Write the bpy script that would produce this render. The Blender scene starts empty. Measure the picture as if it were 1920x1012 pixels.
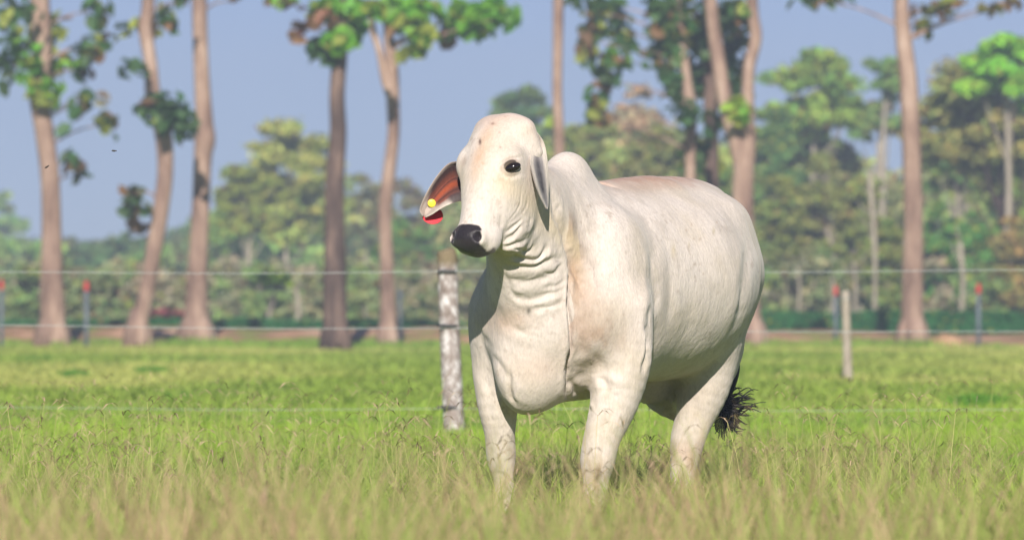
import bpy, math, random
import numpy as np
from mathutils import Vector, Matrix

# ------------------------------------------------------------------ camera, sky, sun, exposure
SC = bpy.context.scene
F = 10666.7          # focal length in pixels of the 1920 wide photograph (200 mm on 36 mm)
CAMH = 0.91
D0 = 21.77           # distance of the cow's chest
HZ = 560.0           # row of the horizon
cam_d = bpy.data.cameras.new("camera")
cam = bpy.data.objects.new("camera", cam_d)
SC.collection.objects.link(cam)
cam.location = (0, 0, CAMH)
cam.rotation_euler = (math.radians(90), 0, 0)
cam_d.lens = 200
cam_d.sensor_width = 36
cam_d.shift_y = (HZ - 506) / 1920.0
cam_d.clip_start = 0.5
cam_d.clip_end = 6000
cam_d.dof.use_dof = True
cam_d.dof.focus_distance = 21.9
cam_d.dof.aperture_fstop = 5.2
SC.camera = cam

SUN_AZ = -2.0         # degrees to the right of straight behind the camera
SUN_EL = 28.0
w = bpy.data.worlds.new("World")
SC.world = w
w.use_nodes = True
nt = w.node_tree
nt.nodes.clear()
sky = nt.nodes.new('ShaderNodeTexSky')
sky.sky_type = 'NISHITA'
sky.sun_disc = False
sky.sun_elevation = math.radians(SUN_EL)
sky.sun_rotation = math.radians(180 - SUN_AZ)
sky.air_density = 0.6
sky.dust_density = 0.0
sky.ozone_density = 6.0
bg = nt.nodes.new('ShaderNodeBackground')
bg.inputs[1].default_value = 0.05
out = nt.nodes.new('ShaderNodeOutputWorld')
tint = nt.nodes.new('ShaderNodeMixRGB'); tint.blend_type = 'MULTIPLY'; tint.inputs[0].default_value = 1.0
tint.inputs[2].default_value = (0.92, 0.86, 1.02, 1)      # a slightly lilac, dusty tropical sky
nt.links.new(sky.outputs[0], tint.inputs[1])
nt.links.new(tint.outputs[0], bg.inputs[0])
nt.links.new(bg.outputs[0], out.inputs[0])

sl = bpy.data.lights.new("sun", 'SUN')
sl.energy = 5.0
sl.angle = math.radians(0.6)
sl.color = (1.0, 0.935, 0.84)
so = bpy.data.objects.new("sun", sl)
SC.collection.objects.link(so)
a_, e_ = math.radians(SUN_AZ), math.radians(SUN_EL)
SUNV = Vector((math.sin(a_) * math.cos(e_), -math.cos(a_) * math.cos(e_), math.sin(e_)))
so.rotation_euler = SUNV.to_track_quat('Z', 'Y').to_euler()
so.location = SUNV * 60

SC.view_settings.view_transform = 'Standard'
SC.view_settings.look = 'None'
SC.view_settings.exposure = 0.62
SC.view_settings.gamma = 1.0
SC.render.engine = 'CYCLES'
SC.cycles.max_bounces = 6
SC.cycles.transparent_max_bounces = 8

# ------------------------------------------------------------------ helpers
def P(u, v, dist):
    """the point at a distance seen at a pixel of the 1920 x 1012 photograph"""
    return np.array([(u - 960.0) / F * dist, dist, CAMH - (v - HZ) / F * dist])

def Pw(u, v, dw):
    return P(u, v, D0 + dw)

def lin(r, g, b):
    f = lambda c: (c / 255 / 12.92) if c / 255 <= 0.04045 else ((c / 255 + 0.055) / 1.055) ** 2.4
    return (f(r), f(g), f(b))

def tag(o, label=None, cat=None, group=None, kind=None):
    if label: o["label"] = label
    if cat: o["category"] = cat
    if group: o["group"] = group
    if kind: o["kind"] = kind
    return o

def empty(name, loc):
    o = bpy.data.objects.new(name, None)
    o.empty_display_size = 0.3
    o.location = tuple(loc)
    SC.collection.objects.link(o)
    return o

def mesh_np(name, V, Q, mat, parent=None, smooth=True, col=None, mats=None, midx=None):
    """V (n,3) world coordinates; Q (m,k) faces or list of such arrays with different k"""
    me = bpy.data.meshes.new(name)
    V = np.asarray(V, dtype=np.float32)
    if parent is not None:
        V = V - np.array(parent.location, dtype=np.float32)
    if not isinstance(Q, list):
        Q = [Q]
    Q = [np.asarray(q, dtype=np.int32) for q in Q if len(q)]
    nl = sum(q.size for q in Q)
    nf = sum(len(q) for q in Q)
    me.vertices.add(len(V)); me.vertices.foreach_set("co", V.ravel())
    me.loops.add(nl)
    me.loops.foreach_set("vertex_index", np.concatenate([q.ravel() for q in Q]))
    me.polygons.add(nf)
    sizes = np.concatenate([np.full(len(q), q.shape[1], dtype=np.int32) for q in Q])
    starts = np.concatenate([[0], np.cumsum(sizes)[:-1]]).astype(np.int32)
    me.polygons.foreach_set("loop_start", starts)
    if smooth:
        me.polygons.foreach_set("use_smooth", np.ones(nf, dtype=bool))
    me.update(calc_edges=True)
    if col is not None:
        a = me.color_attributes.new(name="Col", type='FLOAT_COLOR', domain='POINT')
        c = np.ones((len(V), 4), dtype=np.float32); c[:, :3] = col
        a.data.foreach_set("color", c.ravel())
    for m in (mats or [mat]):
        me.materials.append(m)
    if midx is not None:
        me.polygons.foreach_set("material_index", np.asarray(midx, dtype=np.int32))
    o = bpy.data.objects.new(name, me)
    SC.collection.objects.link(o)
    if parent is not None:
        o.parent = parent
    return o

def hash3(p, seed):
    s = np.sin(p[..., 0] * 127.1 + p[..., 1] * 311.7 + p[..., 2] * 74.7 + seed * 17.3) * 43758.5453
    return s - np.floor(s)

def vnoise(p, seed=0.0):
    """smooth value noise, 0..1"""
    p = np.asarray(p, dtype=np.float64)
    i = np.floor(p); f = p - i; f = f * f * (3 - 2 * f)
    r = 0
    for dx in (0, 1):
        for dy in (0, 1):
            for dz in (0, 1):
                wgt = (f[..., 0] if dx else 1 - f[..., 0]) * (f[..., 1] if dy else 1 - f[..., 1]) * (f[..., 2] if dz else 1 - f[..., 2])
                r = r + wgt * hash3(i + np.array([dx, dy, dz]), seed)
    return r

def fbm(p, seed=0.0, oct=4):
    r = 0; a = 0.5; p = np.asarray(p, dtype=np.float64)
    for k in range(oct):
        r = r + a * vnoise(p, seed + k * 3.1); p = p * 2.03; a *= 0.5
    return r / (1 - 0.5 ** oct)

def catmull(pts, n):
    """resample a list of rows by Catmull-Rom to n points per span"""
    pts = np.asarray(pts, dtype=float)
    q = np.vstack([2 * pts[0] - pts[1], pts, 2 * pts[-1] - pts[-2]])
    o = []
    for i in range(len(pts) - 1):
        p0, p1, p2, p3 = q[i:i + 4]
        for t in np.linspace(0, 1, n, endpoint=False):
            o.append(0.5 * ((2 * p1) + (-p0 + p2) * t + (2 * p0 - 5 * p1 + 4 * p2 - p3) * t * t + (-p0 + 3 * p1 - 3 * p2 + p3) * t ** 3))
    o.append(pts[-1])
    return np.array(o)

class MB:
    """collects quads / triangles of one mesh object"""
    def __init__(s): s.V = []; s.Q = []; s.T = []; s.C = []; s.n = 0
    def add(s, V, Q=None, T=None, col=None):
        V = np.asarray(V, dtype=float).reshape(-1, 3)
        if Q is not None and len(Q): s.Q.append(np.asarray(Q) + s.n)
        if T is not None and len(T): s.T.append(np.asarray(T) + s.n)
        s.V.append(V)
        c = np.ones((len(V), 3)); 
        if col is not None: c[:] = col
        s.C.append(c); s.n += len(V)
    def tube(s, pts, rad, n=10, col=None, wob=0.0, seed=0, cap=True):
        pts = np.asarray(pts, dtype=float); rad = np.asarray(rad, dtype=float)
        m = len(pts)
        tg = np.gradient(pts, axis=0); tg /= np.linalg.norm(tg, axis=1)[:, None] + 1e-9
        up = np.array([1.0, 0, 0]) if abs(tg[0][0]) < 0.9 else np.array([0, 1.0, 0])
        A = np.zeros((m, n, 3)); th = np.linspace(0, 2 * math.pi, n, endpoint=False)
        for i in range(m):
            up = up - tg[i] * np.dot(up, tg[i]); up /= np.linalg.norm(up)
            sd = np.cross(tg[i], up)
            A[i] = pts[i] + (np.cos(th)[:, None] * up + np.sin(th)[:, None] * sd) * rad[i]
        if wob:
            cen = pts[:, None, :]
            d = A - cen
            k = (vnoise(A * np.array([5, 5, 1.6]) / max(rad.max() * 4, .02) * .25 + seed, seed) - 0.5) * 2 * wob
            A = cen + d * (1 + k)[..., None]
        V = A.reshape(-1, 3)
        i = np.arange(m - 1)[:, None] * n; j = np.arange(n)[None, :]; j2 = (j + 1) % n
        Q = np.stack([i + j, i + j2, i + n + j2, i + n + j], axis=-1).reshape(-1, 4)
        T = []
        if cap:
            V = np.vstack([V, pts[0], pts[-1]]); b = m * n
            for k in range(n):
                T.append([b, (k + 1) % n, k]); T.append([b + 1, (m - 1) * n + k, (m - 1) * n + (k + 1) % n])
        s.add(V, Q, T, col)
    def build(s, name, mat, parent=None, smooth=True, usecol=False, **kw):
        V = np.vstack(s.V)
        Q = []
        if s.Q: Q.append(np.vstack(s.Q))
        if s.T: Q.append(np.vstack(s.T))
        return mesh_np(name, V, Q, mat, parent, smooth, col=np.vstack(s.C) if usecol else None, **kw)

# ------------------------------------------------------------------ materials
def new_mat(name):
    m = bpy.data.materials.new(name); m.use_nodes = True
    t = m.node_tree; t.nodes.clear()
    o = t.nodes.new('ShaderNodeOutputMaterial')
    b = t.nodes.new('ShaderNodeBsdfPrincipled')
    t.links.new(b.outputs[0], o.inputs[0])
    return m, t, b, o

def N(t, typ, **kw):
    n = t.nodes.new(typ)
    for k, v in kw.items():
        if k in n.inputs: n.inputs[k].default_value = v
        else: setattr(n, k, v)
    return n

def ramp(t, stops):
    r = t.nodes.new('ShaderNodeValToRGB'); e = r.color_ramp.elements
    e[0].position = stops[0][0]; e[0].color = (*stops[0][1], 1)
    e[1].position = stops[-1][0]; e[1].color = (*stops[-1][1], 1)
    for p, c in stops[1:-1]:
        x = e.new(p); x.color = (*c, 1)
    return r

def coords(t, scale=(1, 1, 1)):
    tc = t.nodes.new('ShaderNodeTexCoord'); mp = t.nodes.new('ShaderNodeMapping')
    mp.inputs['Scale'].default_value = scale
    t.links.new(tc.outputs['Object'], mp.inputs['Vector'])
    return mp.outputs[0]

def noise_mat(name, stops, scale=3, detail=6, rough=0.85, stretch=(1, 1, 1), bump=0.0, bscale=None, spec=0.2):
    m, t, b, o = new_mat(name)
    c = coords(t, stretch)
    n = N(t, 'ShaderNodeTexNoise', Scale=scale, Detail=detail, Roughness=0.6)
    t.links.new(c, n.inputs['Vector'])
    r = ramp(t, stops); t.links.new(n.outputs[0], r.inputs[0]); t.links.new(r.outputs[0], b.inputs['Base Color'])
    b.inputs['Roughness'].default_value = rough
    b.inputs['Specular IOR Level'].default_value = spec
    if bump:
        n2 = N(t, 'ShaderNodeTexNoise', Scale=bscale or scale * 3, Detail=8, Roughness=0.65)
        t.links.new(c, n2.inputs['Vector'])
        bp = N(t, 'ShaderNodeBump', Strength=bump, Distance=0.03)
        t.links.new(n2.outputs[0], bp.inputs['Height']); t.links.new(bp.outputs[0], b.inputs['Normal'])
    return m

def leaf_mat(name, trans=0.35, rough=0.5, spec=0.3, tint=(1.1, 1.25, 0.5)):
    """colour comes from the leaf's own colour attribute; part of the light passes through"""
    m, t, b, o = new_mat(name)
    at = N(t, 'ShaderNodeAttribute', attribute_name='Col')
    t.links.new(at.outputs['Color'], b.inputs['Base Color'])
    b.inputs['Roughness'].default_value = rough
    b.inputs['Specular IOR Level'].default_value = spec
    tr = t.nodes.new('ShaderNodeBsdfTranslucent')
    mx = N(t, 'ShaderNodeMixRGB', blend_type='MULTIPLY', Fac=1.0)
    t.links.new(at.outputs['Color'], mx.inputs[1]); mx.inputs[2].default_value = (*tint, 1)
    t.links.new(mx.outputs[0], tr.inputs[0])
    ms = N(t, 'ShaderNodeMixShader', Fac=trans)
    t.links.new(b.outputs[0], ms.inputs[1]); t.links.new(tr.outputs[0], ms.inputs[2]); t.links.new(ms.outputs[0], o.inputs[0])
    return m

M = {}
M['leaf'] = leaf_mat('leaf')
M['far_leaf'] = leaf_mat('far_leaf', trans=0.3, rough=0.7, spec=0.15)
M['grass'] = leaf_mat('grass_blade', trans=0.4, rough=0.55, spec=0.2, tint=(1.15, 1.2, 0.5))
M['bark'] = noise_mat('teak_bark', [(0.30, (0.09, 0.055, 0.042)), (0.44, (0.22, 0.14, 0.11)), (0.56, (0.32, 0.215, 0.165)), (0.70, (0.44, 0.32, 0.26))], scale=1.7, stretch=(2.2, 2.2, 0.6), bump=0.6, bscale=9)
M['dark_bark'] = noise_mat('dark_bark', [(0.35, (0.04, 0.026, 0.022)), (0.52, (0.10, 0.066, 0.055)), (0.72, (0.26, 0.17, 0.13))], scale=2.2, stretch=(2.4, 2.4, 0.45), bump=0.6, bscale=9)
M['pale_bark'] = noise_mat('pale_bark', [(0.3, (0.17, 0.14, 0.11)), (0.7, (0.42, 0.36, 0.29))], scale=2, stretch=(2, 2, 0.5), bump=0.4)
# ------------------------------------------------------------------ the cow: one implicit surface, turned into one mesh
TH = math.radians(28)
AR = np.array([math.sin(TH), math.cos(TH), 0.0])      # towards the tail
BL = np.array([math.cos(TH), -math.sin(TH), 0.0])     # towards the cow's left
ZU = np.array([0, 0, 1.0])
SH = np.array([0.18, D0 + 0.20, 0.0])
def B(s, t, z): return SH + AR * s + BL * t + ZU * z
RB = np.stack([AR, BL, ZU])

PSI, PIT = math.radians(35), math.radians(25)
HF = np.array([-math.sin(PSI), -math.cos(PSI), 0.0])
HD = math.cos(PIT) * -ZU + math.sin(PIT) * HF          # down the face
HN = math.cos(PIT) * HF + math.sin(PIT) * ZU           # out of the face
HL = np.array([math.cos(PSI), -math.sin(PSI), 0.0])    # towards its left cheek
H0 = Pw(919, 318, -0.36)
def H(d, n, l): return H0 + HD * d + HN * n + HL * l
RH = np.stack([HD, HN, HL])

class Ell:
    def __init__(s, c, r, R=RB, k=0.05, sub=False):
        s.c = np.asarray(c, float); s.r = np.asarray(r, float); s.R = R; s.k = k; s.sub = sub
        e = np.sqrt(((R * s.r[:, None]) ** 2).sum(0)); s.lo = s.c - e; s.hi = s.c + e
    def f(s, X):
        q = (X - s.c.astype(X.dtype)) @ s.R.T.astype(X.dtype)
        a = np.sqrt(((q / s.r.astype(X.dtype)) ** 2).sum(-1)); b = np.sqrt(((q / (s.r ** 2).astype(X.dtype)) ** 2).sum(-1)) + 1e-6
        return a * (a - 1) / b
class Cone:
    def __init__(s, a, b, ra, rb, k=0.05, sub=False, sq=None):
        s.a = np.asarray(a, float); s.b = np.asarray(b, float); s.ra = ra; s.rb = rb; s.k = k; s.sub = sub
        s.sq = sq   # (axis, factor): squash across an axis
        r = max(ra, rb) * (1 if sq is None else max(1, 1 / sq[1])); s.lo = np.minimum(s.a, s.b) - r; s.hi = np.maximum(s.a, s.b) + r
    def f(s, X):
        dt = X.dtype; a = s.a.astype(dt); v = (s.b - s.a).astype(dt)
        q = X - a
        t = np.clip((q @ v) / (v @ v), 0, 1)
        q = q - t[..., None] * v
        if s.sq is not None:
            ax = s.sq[0].astype(dt); d = q @ ax
            q = q + (d * (s.sq[1] - 1))[..., None] * ax
        return np.sqrt((q ** 2).sum(-1)) - (s.ra + t * (s.rb - s.ra)).astype(dt)

class Chain:
    """a limb: cones that join exactly at their shared ends"""
    def __init__(s, pts, k):
        s.pts = [(np.asarray(p, float), r) for p, r in pts]; s.k = k; s.sub = False
        s.lo = np.min([p - r for p, r in s.pts], 0); s.hi = np.max([p + r for p, r in s.pts], 0)
    def f(s, X, off=0):
        d = None
        for (a, ra), (b, rb) in zip(s.pts[:-1], s.pts[1:]):
            c = Cone(a - off, b - off, ra, rb).f(X)
            d = c if d is None else np.minimum(d, c)
        return d

prims = []
def E(c, r, k=0.05, R=RB, sub=False): prims.append(Ell(c, r, R, k, sub))
def Cn(a, b, ra, rb, k=0.05, sub=False, sq=None): prims.append(Cone(a, b, ra, rb, k, sub, sq))
def chain(pts, k=0.03):
    q = catmull([list(p) + [r] for p, r in pts], 4) if len(pts) > 2 else np.array([list(p) + [r] for p, r in pts])
    prims.append(Chain([(r_[:3], r_[3]) for r_ in q], k))

# trunk of the body
E(B(0.30, 0, 0.95), (0.46, 0.31, 0.405), k=0.1)
E(B(0.76, 0, 0.975), (0.60, 0.395, 0.395), k=0.12)
E(B(1.11, 0, 1.07), (0.36, 0.275, 0.285), k=0.12)
E(B(0.92, 0, 1.315), (0.45, 0.10, 0.055), k=0.12)     # loin and croup ridge
E(B(1.05, 0.19, 1.235), (0.12, 0.06, 0.05), k=0.12)   # hooks
E(B(1.05, -0.19, 1.235), (0.12, 0.06, 0.05), k=0.12)
E(B(1.36, 0.09, 1.15), (0.08, 0.05, 0.07), k=0.1)     # pins
E(B(1.36, -0.09, 1.15), (0.08, 0.05, 0.07), k=0.1)
# hump and crest
E(B(0.07, 0, 1.28), (0.18, 0.104, 0.20), k=0.075)
E(B(-0.10, 0.0, 1.24), (0.22, 0.085, 0.14), k=0.08)
# shoulders
E(B(0.06, 0.19, 0.97), (0.19, 0.125, 0.28), k=0.12)
E(B(0.06, -0.18, 0.98), (0.19, 0.125, 0.29), k=0.11)
E(B(-0.06, 0.215, 0.84), (0.12, 0.10, 0.16), k=0.08)
E(B(-0.10, -0.205, 0.84), (0.12, 0.105, 0.17), k=0.08)
# neck
Cn(B(0.0, 0, 1.10), H(-0.02, -0.17, 0.0), 0.24, 0.125, k=0.12, sq=(BL, 1.25))
Cn(B(-0.12, -0.02, 0.92), H(0.10, -0.16, 0.0), 0.20, 0.085, k=0.1)
# chest, brisket and dewlap
E(B(-0.12, -0.01, 0.82), (0.20, 0.225, 0.25), k=0.1)
E(B(-0.17, -0.055, 0.70), (0.165, 0.115, 0.225), k=0.05)
Cn(B(-0.20, -0.02, 0.56), B(-0.33, -0.015, 0.95), 0.055, 0.045, k=0.09)
Cn(B(-0.33, -0.015, 0.95), H(0.16, -0.16, 0.01), 0.045, 0.04, k=0.09)
E(B(0.0, 0.0, 0.60), (0.28, 0.12, 0.09), k=0.09)
# front legs
def hoof(s_, t_):
    for dt in (-0.027, 0.027):
        Cn(B(s_ + 0.02, t_ + dt * .8, 0.075), B(s_ - 0.035, t_ + dt, 0.03), 0.036, 0.030, k=0.008)
        E(B(s_ - 0.01, t_ + dt, 0.028), (0.062, 0.027, 0.03), k=0.01)
def foreleg(t, s0, hoof, knee, elbow, off):
    pass
chain([(B(0.04, 0.245, 0.86), 0.130), (B(0.04, 0.250, 0.68), 0.120), (B(0.01, 0.235, 0.52), 0.096), (B(-0.03, 0.205, 0.385), 0.074),
       (B(-0.045, 0.192, 0.29), 0.068), (B(-0.045, 0.185, 0.21), 0.050), (B(-0.045, 0.18, 0.13), 0.052), (B(-0.075, 0.18, 0.075), 0.046)], k=0.05)
hoof(-0.085, 0.18)
hoof(-0.09, -0.215)
hoof(0.885, 0.065)
hoof(1.31, -0.11)
chain([(B(-0.08, -0.225, 0.86), 0.100), (B(-0.10, -0.222, 0.70), 0.095), (B(-0.10, -0.215, 0.52), 0.082), (B(-0.08, -0.215, 0.39), 0.062),
       (B(-0.055, -0.222, 0.30), 0.060), (B(-0.05, -0.215, 0.22), 0.042), (B(-0.045, -0.21, 0.13), 0.042), (B(-0.075, -0.215, 0.075), 0.040)], k=0.05)
E(B(0.13, 0.235, 0.72), (0.09, 0.06, 0.13), k=0.06)   # left elbow
# left hind leg
Cn(B(1.16, 0.12, 1.0), B(1.04, 0.13, 0.74), 0.20, 0.135, k=0.05, sq=(BL, 1.35))
Cn(B(1.26, 0.13, 1.00), B(1.15, 0.12, 0.66), 0.145, 0.09, k=0.06, sq=(BL, 1.2))
chain([(B(1.17, 0.13, 0.70), 0.07), (B(1.085, 0.09, 0.43), 0.033)], k=0.07)
chain([(B(1.04, 0.14, 0.74), 0.128), (B(1.03, 0.12, 0.56), 0.108), (B(0.995, 0.095, 0.43), 0.078), (B(0.965, 0.08, 0.34), 0.068),
       (B(0.945, 0.07, 0.22), 0.053), (B(0.935, 0.065, 0.13), 0.050), (B(0.905, 0.065, 0.075), 0.045)], k=0.06)
# right hind leg, set back
Cn(B(1.16, -0.17, 1.0), B(1.04, -0.19, 0.72), 0.20, 0.13, k=0.1, sq=(BL, 1.35))
chain([(B(1.06, -0.15, 0.70), 0.125), (B(1.17, -0.125, 0.535), 0.090), (B(1.36, -0.11, 0.45), 0.062), (B(1.375, -0.11, 0.36), 0.055),
       (B(1.36, -0.11, 0.22), 0.044), (B(1.36, -0.11, 0.13), 0.046), (B(1.33, -0.11, 0.075), 0.044)], k=0.06)
# udder
E(B(0.97, -0.09, 0.60), (0.15, 0.10, 0.11), k=0.05)
for s_, t_ in ((0.98, 0.02), (0.98, -0.10), (1.06, 0.02), (1.06, -0.10)):
    Cn(B(s_ + .04, t_ - .04, 0.56), B(s_ + .04, t_ - .04, 0.50), 0.022, 0.013, k=0.02)
# tail
TAILP = [B(1.40, 0, 1.18), B(1.45, 0.0, 1.08), B(1.46, 0.0, 0.88), B(1.43, 0.03, 0.70), B(1.40, 0.05, 0.56)]
chain([(B(1.32, 0, 1.22), 0.05)] + list(zip(TAILP, (0.036, 0.028, 0.021, 0.017, 0.013))), k=0.03)
# head
E(H(-0.105, -0.055, -0.020), (0.12, 0.11, 0.116), k=0.05, R=RH)
E(H(-0.190, -0.065, -0.036), (0.062, 0.085, 0.118), k=0.03, R=RH)
E(H(-0.02, -0.05, -0.006), (0.14, 0.105, 0.128), k=0.06, R=RH)
E(H(-0.192, -0.062, 0.018), (0.056, 0.078, 0.058), k=0.035, R=RH)
E(H(-0.135, -0.045, -0.068), (0.085, 0.07, 0.068), k=0.04, R=RH)
E(H(-0.03, -0.02, -0.118), (0.05, 0.05, 0.032), k=0.04, R=RH)
Cn(Pw(982, 246, -0.315), Pw(1006, 285, -0.31), 0.045, 0.025, k=0.045)
E(H(-0.03, 0.008, -0.01), (0.15, 0.045, 0.08), k=0.05, R=RH)
for sg in (-1, 1):
    E(H(-0.025, 0.0, sg * 0.108 - .006), (0.05, 0.035, 0.026), k=0.04, R=RH)      # brow
    E(H(0.065, -0.095, sg * 0.075), (0.14, 0.09, 0.045), k=0.05, R=RH)       # cheek
    E(H(-0.175, -0.055, sg * 0.108 - .024), (0.022, 0.022, 0.018), k=0.02, R=RH)     # horn base
Cn(H(0.04, -0.03, 0), H(0.25, -0.018, 0), 0.100, 0.068, k=0.05)
Cn(H(0.08, -0.13, 0), H(0.265, -0.062, 0), 0.078, 0.050, k=0.04)
E(H(0.283, -0.02, 0), (0.055, 0.064, 0.082), k=0.035, R=RH)
E(H(0.297, 0.012, 0), (0.042, 0.045, 0.066), k=0.025, R=RH)     # nose pad
E(H(0.295, -0.055, 0), (0.035, 0.036, 0.052), k=0.02, R=RH)      # lower lip and chin
for sg in (-1, 1):
    E(H(0.296, 0.022, sg * 0.055), (0.026, 0.026, 0.022), k=0.02, R=RH)
    E(H(0.268, -0.05, sg * 0.062), (0.05, 0.035, 0.026), k=0.03, R=RH)
for sg in (-1, 1):
    E(H(0.298, 0.045, sg * 0.058), (0.019, 0.028, 0.013), k=0.012, R=RH, sub=True)   # nostrils
# throat skin
E(H(0.15, -0.17, 0.045), (0.12, 0.075, 0.065), k=0.04, R=RH)

def field(lo, hi, h):
    n = np.ceil((hi - lo) / h).astype(int) + 1
    vol = np.full(n, 1.0, dtype=np.float32)
    ax = [(lo[i] + np.arange(n[i]) * h) for i in range(3)]
    for p in prims:
        m = p.k + 0.03
        i0 = np.maximum(np.floor((p.lo - m - lo) / h).astype(int), 0); i1 = np.minimum(np.ceil((p.hi + m - lo) / h).astype(int) + 1, n)
        if (i1 <= i0).any(): continue
        X = np.stack(np.meshgrid(*[(ax[i][i0[i]:i1[i]] - (SH[i])) for i in range(3)], indexing='ij'), -1).astype(np.float32)
        # shift to keep float32 precise
        q = p
        if isinstance(p, Chain):
            d = p.f(X, SH)
        elif isinstance(p, Ell):
            c = p.c; p.c = c - SH; d = p.f(X); p.c = c
        else:
            a, b = p.a, p.b; p.a, p.b = a - SH, b - SH; d = p.f(X); p.a, p.b = a, b
        sl_ = tuple(slice(i0[i], i1[i]) for i in range(3))
        v = vol[sl_]
        if p.sub:
            d = -d
            hh = np.maximum(p.k - np.abs(v - d), 0) / p.k
            vol[sl_] = np.maximum(v, d) + hh * hh * p.k * 0.25
        else:
            hh = np.maximum(p.k - np.abs(v - d), 0) / p.k
            vol[sl_] = np.minimum(v, d) - hh * hh * p.k * 0.25
    return vol

def surface_nets(vol, lo, h):
    ins = vol < 0
    nx, ny, nz = vol.shape
    cs = np.zeros((nx - 1, ny - 1, nz - 1), dtype=np.int8)
    for dx in (0, 1):
        for dy in (0, 1):
            for dz in (0, 1):
                cs += ins[dx:nx - 1 + dx, dy:ny - 1 + dy, dz:nz - 1 + dz]
    act = (cs > 0) & (cs < 8)
    I = np.argwhere(act)
    idx = np.full(act.shape, -1, dtype=np.int64); idx[tuple(I.T)] = np.arange(len(I))
    acc = np.zeros((len(I), 3)); cnt = np.zeros(len(I))
    corners = [(a, b, c) for a in (0, 1) for b in (0, 1) for c in (0, 1)]
    for a in corners:
        for ax in range(3):
            if a[ax] == 0:
                b = list(a); b[ax] = 1
                va = vol[I[:, 0] + a[0], I[:, 1] + a[1], I[:, 2] + a[2]]; vb = vol[I[:, 0] + b[0], I[:, 1] + b[1], I[:, 2] + b[2]]
                m = (va < 0) != (vb < 0)
                t = np.where(m, va / np.where(m, va - vb, 1), 0)
                p = np.tile(np.array(a, float), (len(I), 1)); p[:, ax] += t
                acc[m] += p[m]; cnt[m] += 1
    V = lo + (I + acc / cnt[:, None]) * h
    Q = []
    for ax in range(3):
        o = [1, 1, 1]; o[ax] = 0
        s0 = [slice(None)] * 3; s1 = [slice(None)] * 3
        s0[ax] = slice(0, -1); s1[ax] = slice(1, None)
        e = ins[tuple(s0)] != ins[tuple(s1)]
        L = np.argwhere(e)
        b1, b2 = (ax + 1) % 3, (ax + 2) % 3
        L = L[(L[:, b1] > 0) & (L[:, b2] > 0) & (L[:, b1] < vol.shape[b1] - 1) & (L[:, b2] < vol.shape[b2] - 1)]
        d1 = np.zeros(3, int); d1[b1] = 1; d2 = np.zeros(3, int); d2[b2] = 1
        q = np.stack([idx[tuple((L - d1 - d2).T)], idx[tuple((L - d2).T)], idx[tuple(L.T)], idx[tuple((L - d1).T)]], 1)
        flip = ~ins[tuple(L.T)]
        q[flip] = q[flip][:, ::-1]
        Q.append(q)
    return V, np.vstack(Q)

LO = np.min([p.lo for p in prims if not p.sub], 0) - 0.03
HI = np.max([p.hi for p in prims if not p.sub], 0) + 0.03
LO[2] = max(LO[2], -0.02)
GH = 0.008
vol = field(LO, HI, GH)
V, Q = surface_nets(vol, LO, GH)
del vol
tmp = bpy.data.meshes.new("tmp")
tmp.from_pydata(V.tolist(), [], Q.tolist())
to = bpy.data.objects.new("tmp", tmp); SC.collection.objects.link(to)
md = to.modifiers.new("s", 'SUBSURF'); md.levels = 1; md.render_levels = 1
dg = bpy.context.evaluated_depsgraph_get()
em = to.evaluated_get(dg).to_mesh()
nv = len(em.vertices); co = np.empty(nv * 3, dtype=np.float32); em.vertices.foreach_get("co", co)
no = np.empty(nv * 3, dtype=np.float32); em.vertex_normals.foreach_get("vector", no)
nq = len(em.polygons); lq = np.empty(nq * 4, dtype=np.int32); em.loops.foreach_get("vertex_index", lq)
V = co.reshape(-1, 3).astype(float); NRM = no.reshape(-1, 3).astype(float); Q = lq.reshape(-1, 4)
to.evaluated_get(dg).to_mesh_clear()
bpy.data.objects.remove(to); bpy.data.meshes.remove(tmp)

# every vertex's place in the picture plane at its own depth, for the folds of the skin
UU = 960 + V[:, 0] / V[:, 1] * F; VV = HZ - (V[:, 2] - CAMH) / V[:, 1] * F; WW = V[:, 1] - D0
FACE = np.clip(-NRM[:, 1] * 2.5, 0, 1)
disp = np.zeros(nv)
WA = np.where(WW < 0.15, 22.0, 12.0); WP = (fbm(V * 11, 77, 3) - 0.5) * WA; UUd = UU + WP; VVd = VV + (fbm(V * 11, 78, 3) - 0.5) * WA
def segdist(pts):
    UU, VV = UUd, VVd
    pts = catmull(pts, 6) if len(pts) > 2 else np.asarray(pts, float)
    best = np.full(nv, 1e9); tt = np.zeros(nv); sgn = np.zeros(nv)
    lo_ = pts.min(0) - 40; hi_ = pts.max(0) + 40
    m = (UU > lo_[0]) & (UU < hi_[0]) & (VV > lo_[1]) & (VV < hi_[1])
    u, v = UU[m], VV[m]; bb = best[m]; t2 = tt[m]; s2 = sgn[m]
    L = np.r_[0, np.cumsum(np.linalg.norm(np.diff(pts, axis=0), axis=1))]
    for i in range(len(pts) - 1):
        a, b = pts[i], pts[i + 1]; ab = b - a
        t = np.clip(((u - a[0]) * ab[0] + (v - a[1]) * ab[1]) / (ab @ ab), 0, 1)
        d = np.hypot(u - a[0] - t * ab[0], v - a[1] - t * ab[1])
        k = d < bb
        bb[k] = d[k]; t2[k] = ((L[i] + t * (L[i + 1] - L[i])) / L[-1])[k]
        s2[k] = np.sign(ab[0] * (v - a[1]) - ab[1] * (u - a[0]))[k]
    best[m] = bb; tt[m] = t2; sgn[m] = s2
    return best, tt, sgn
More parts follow.
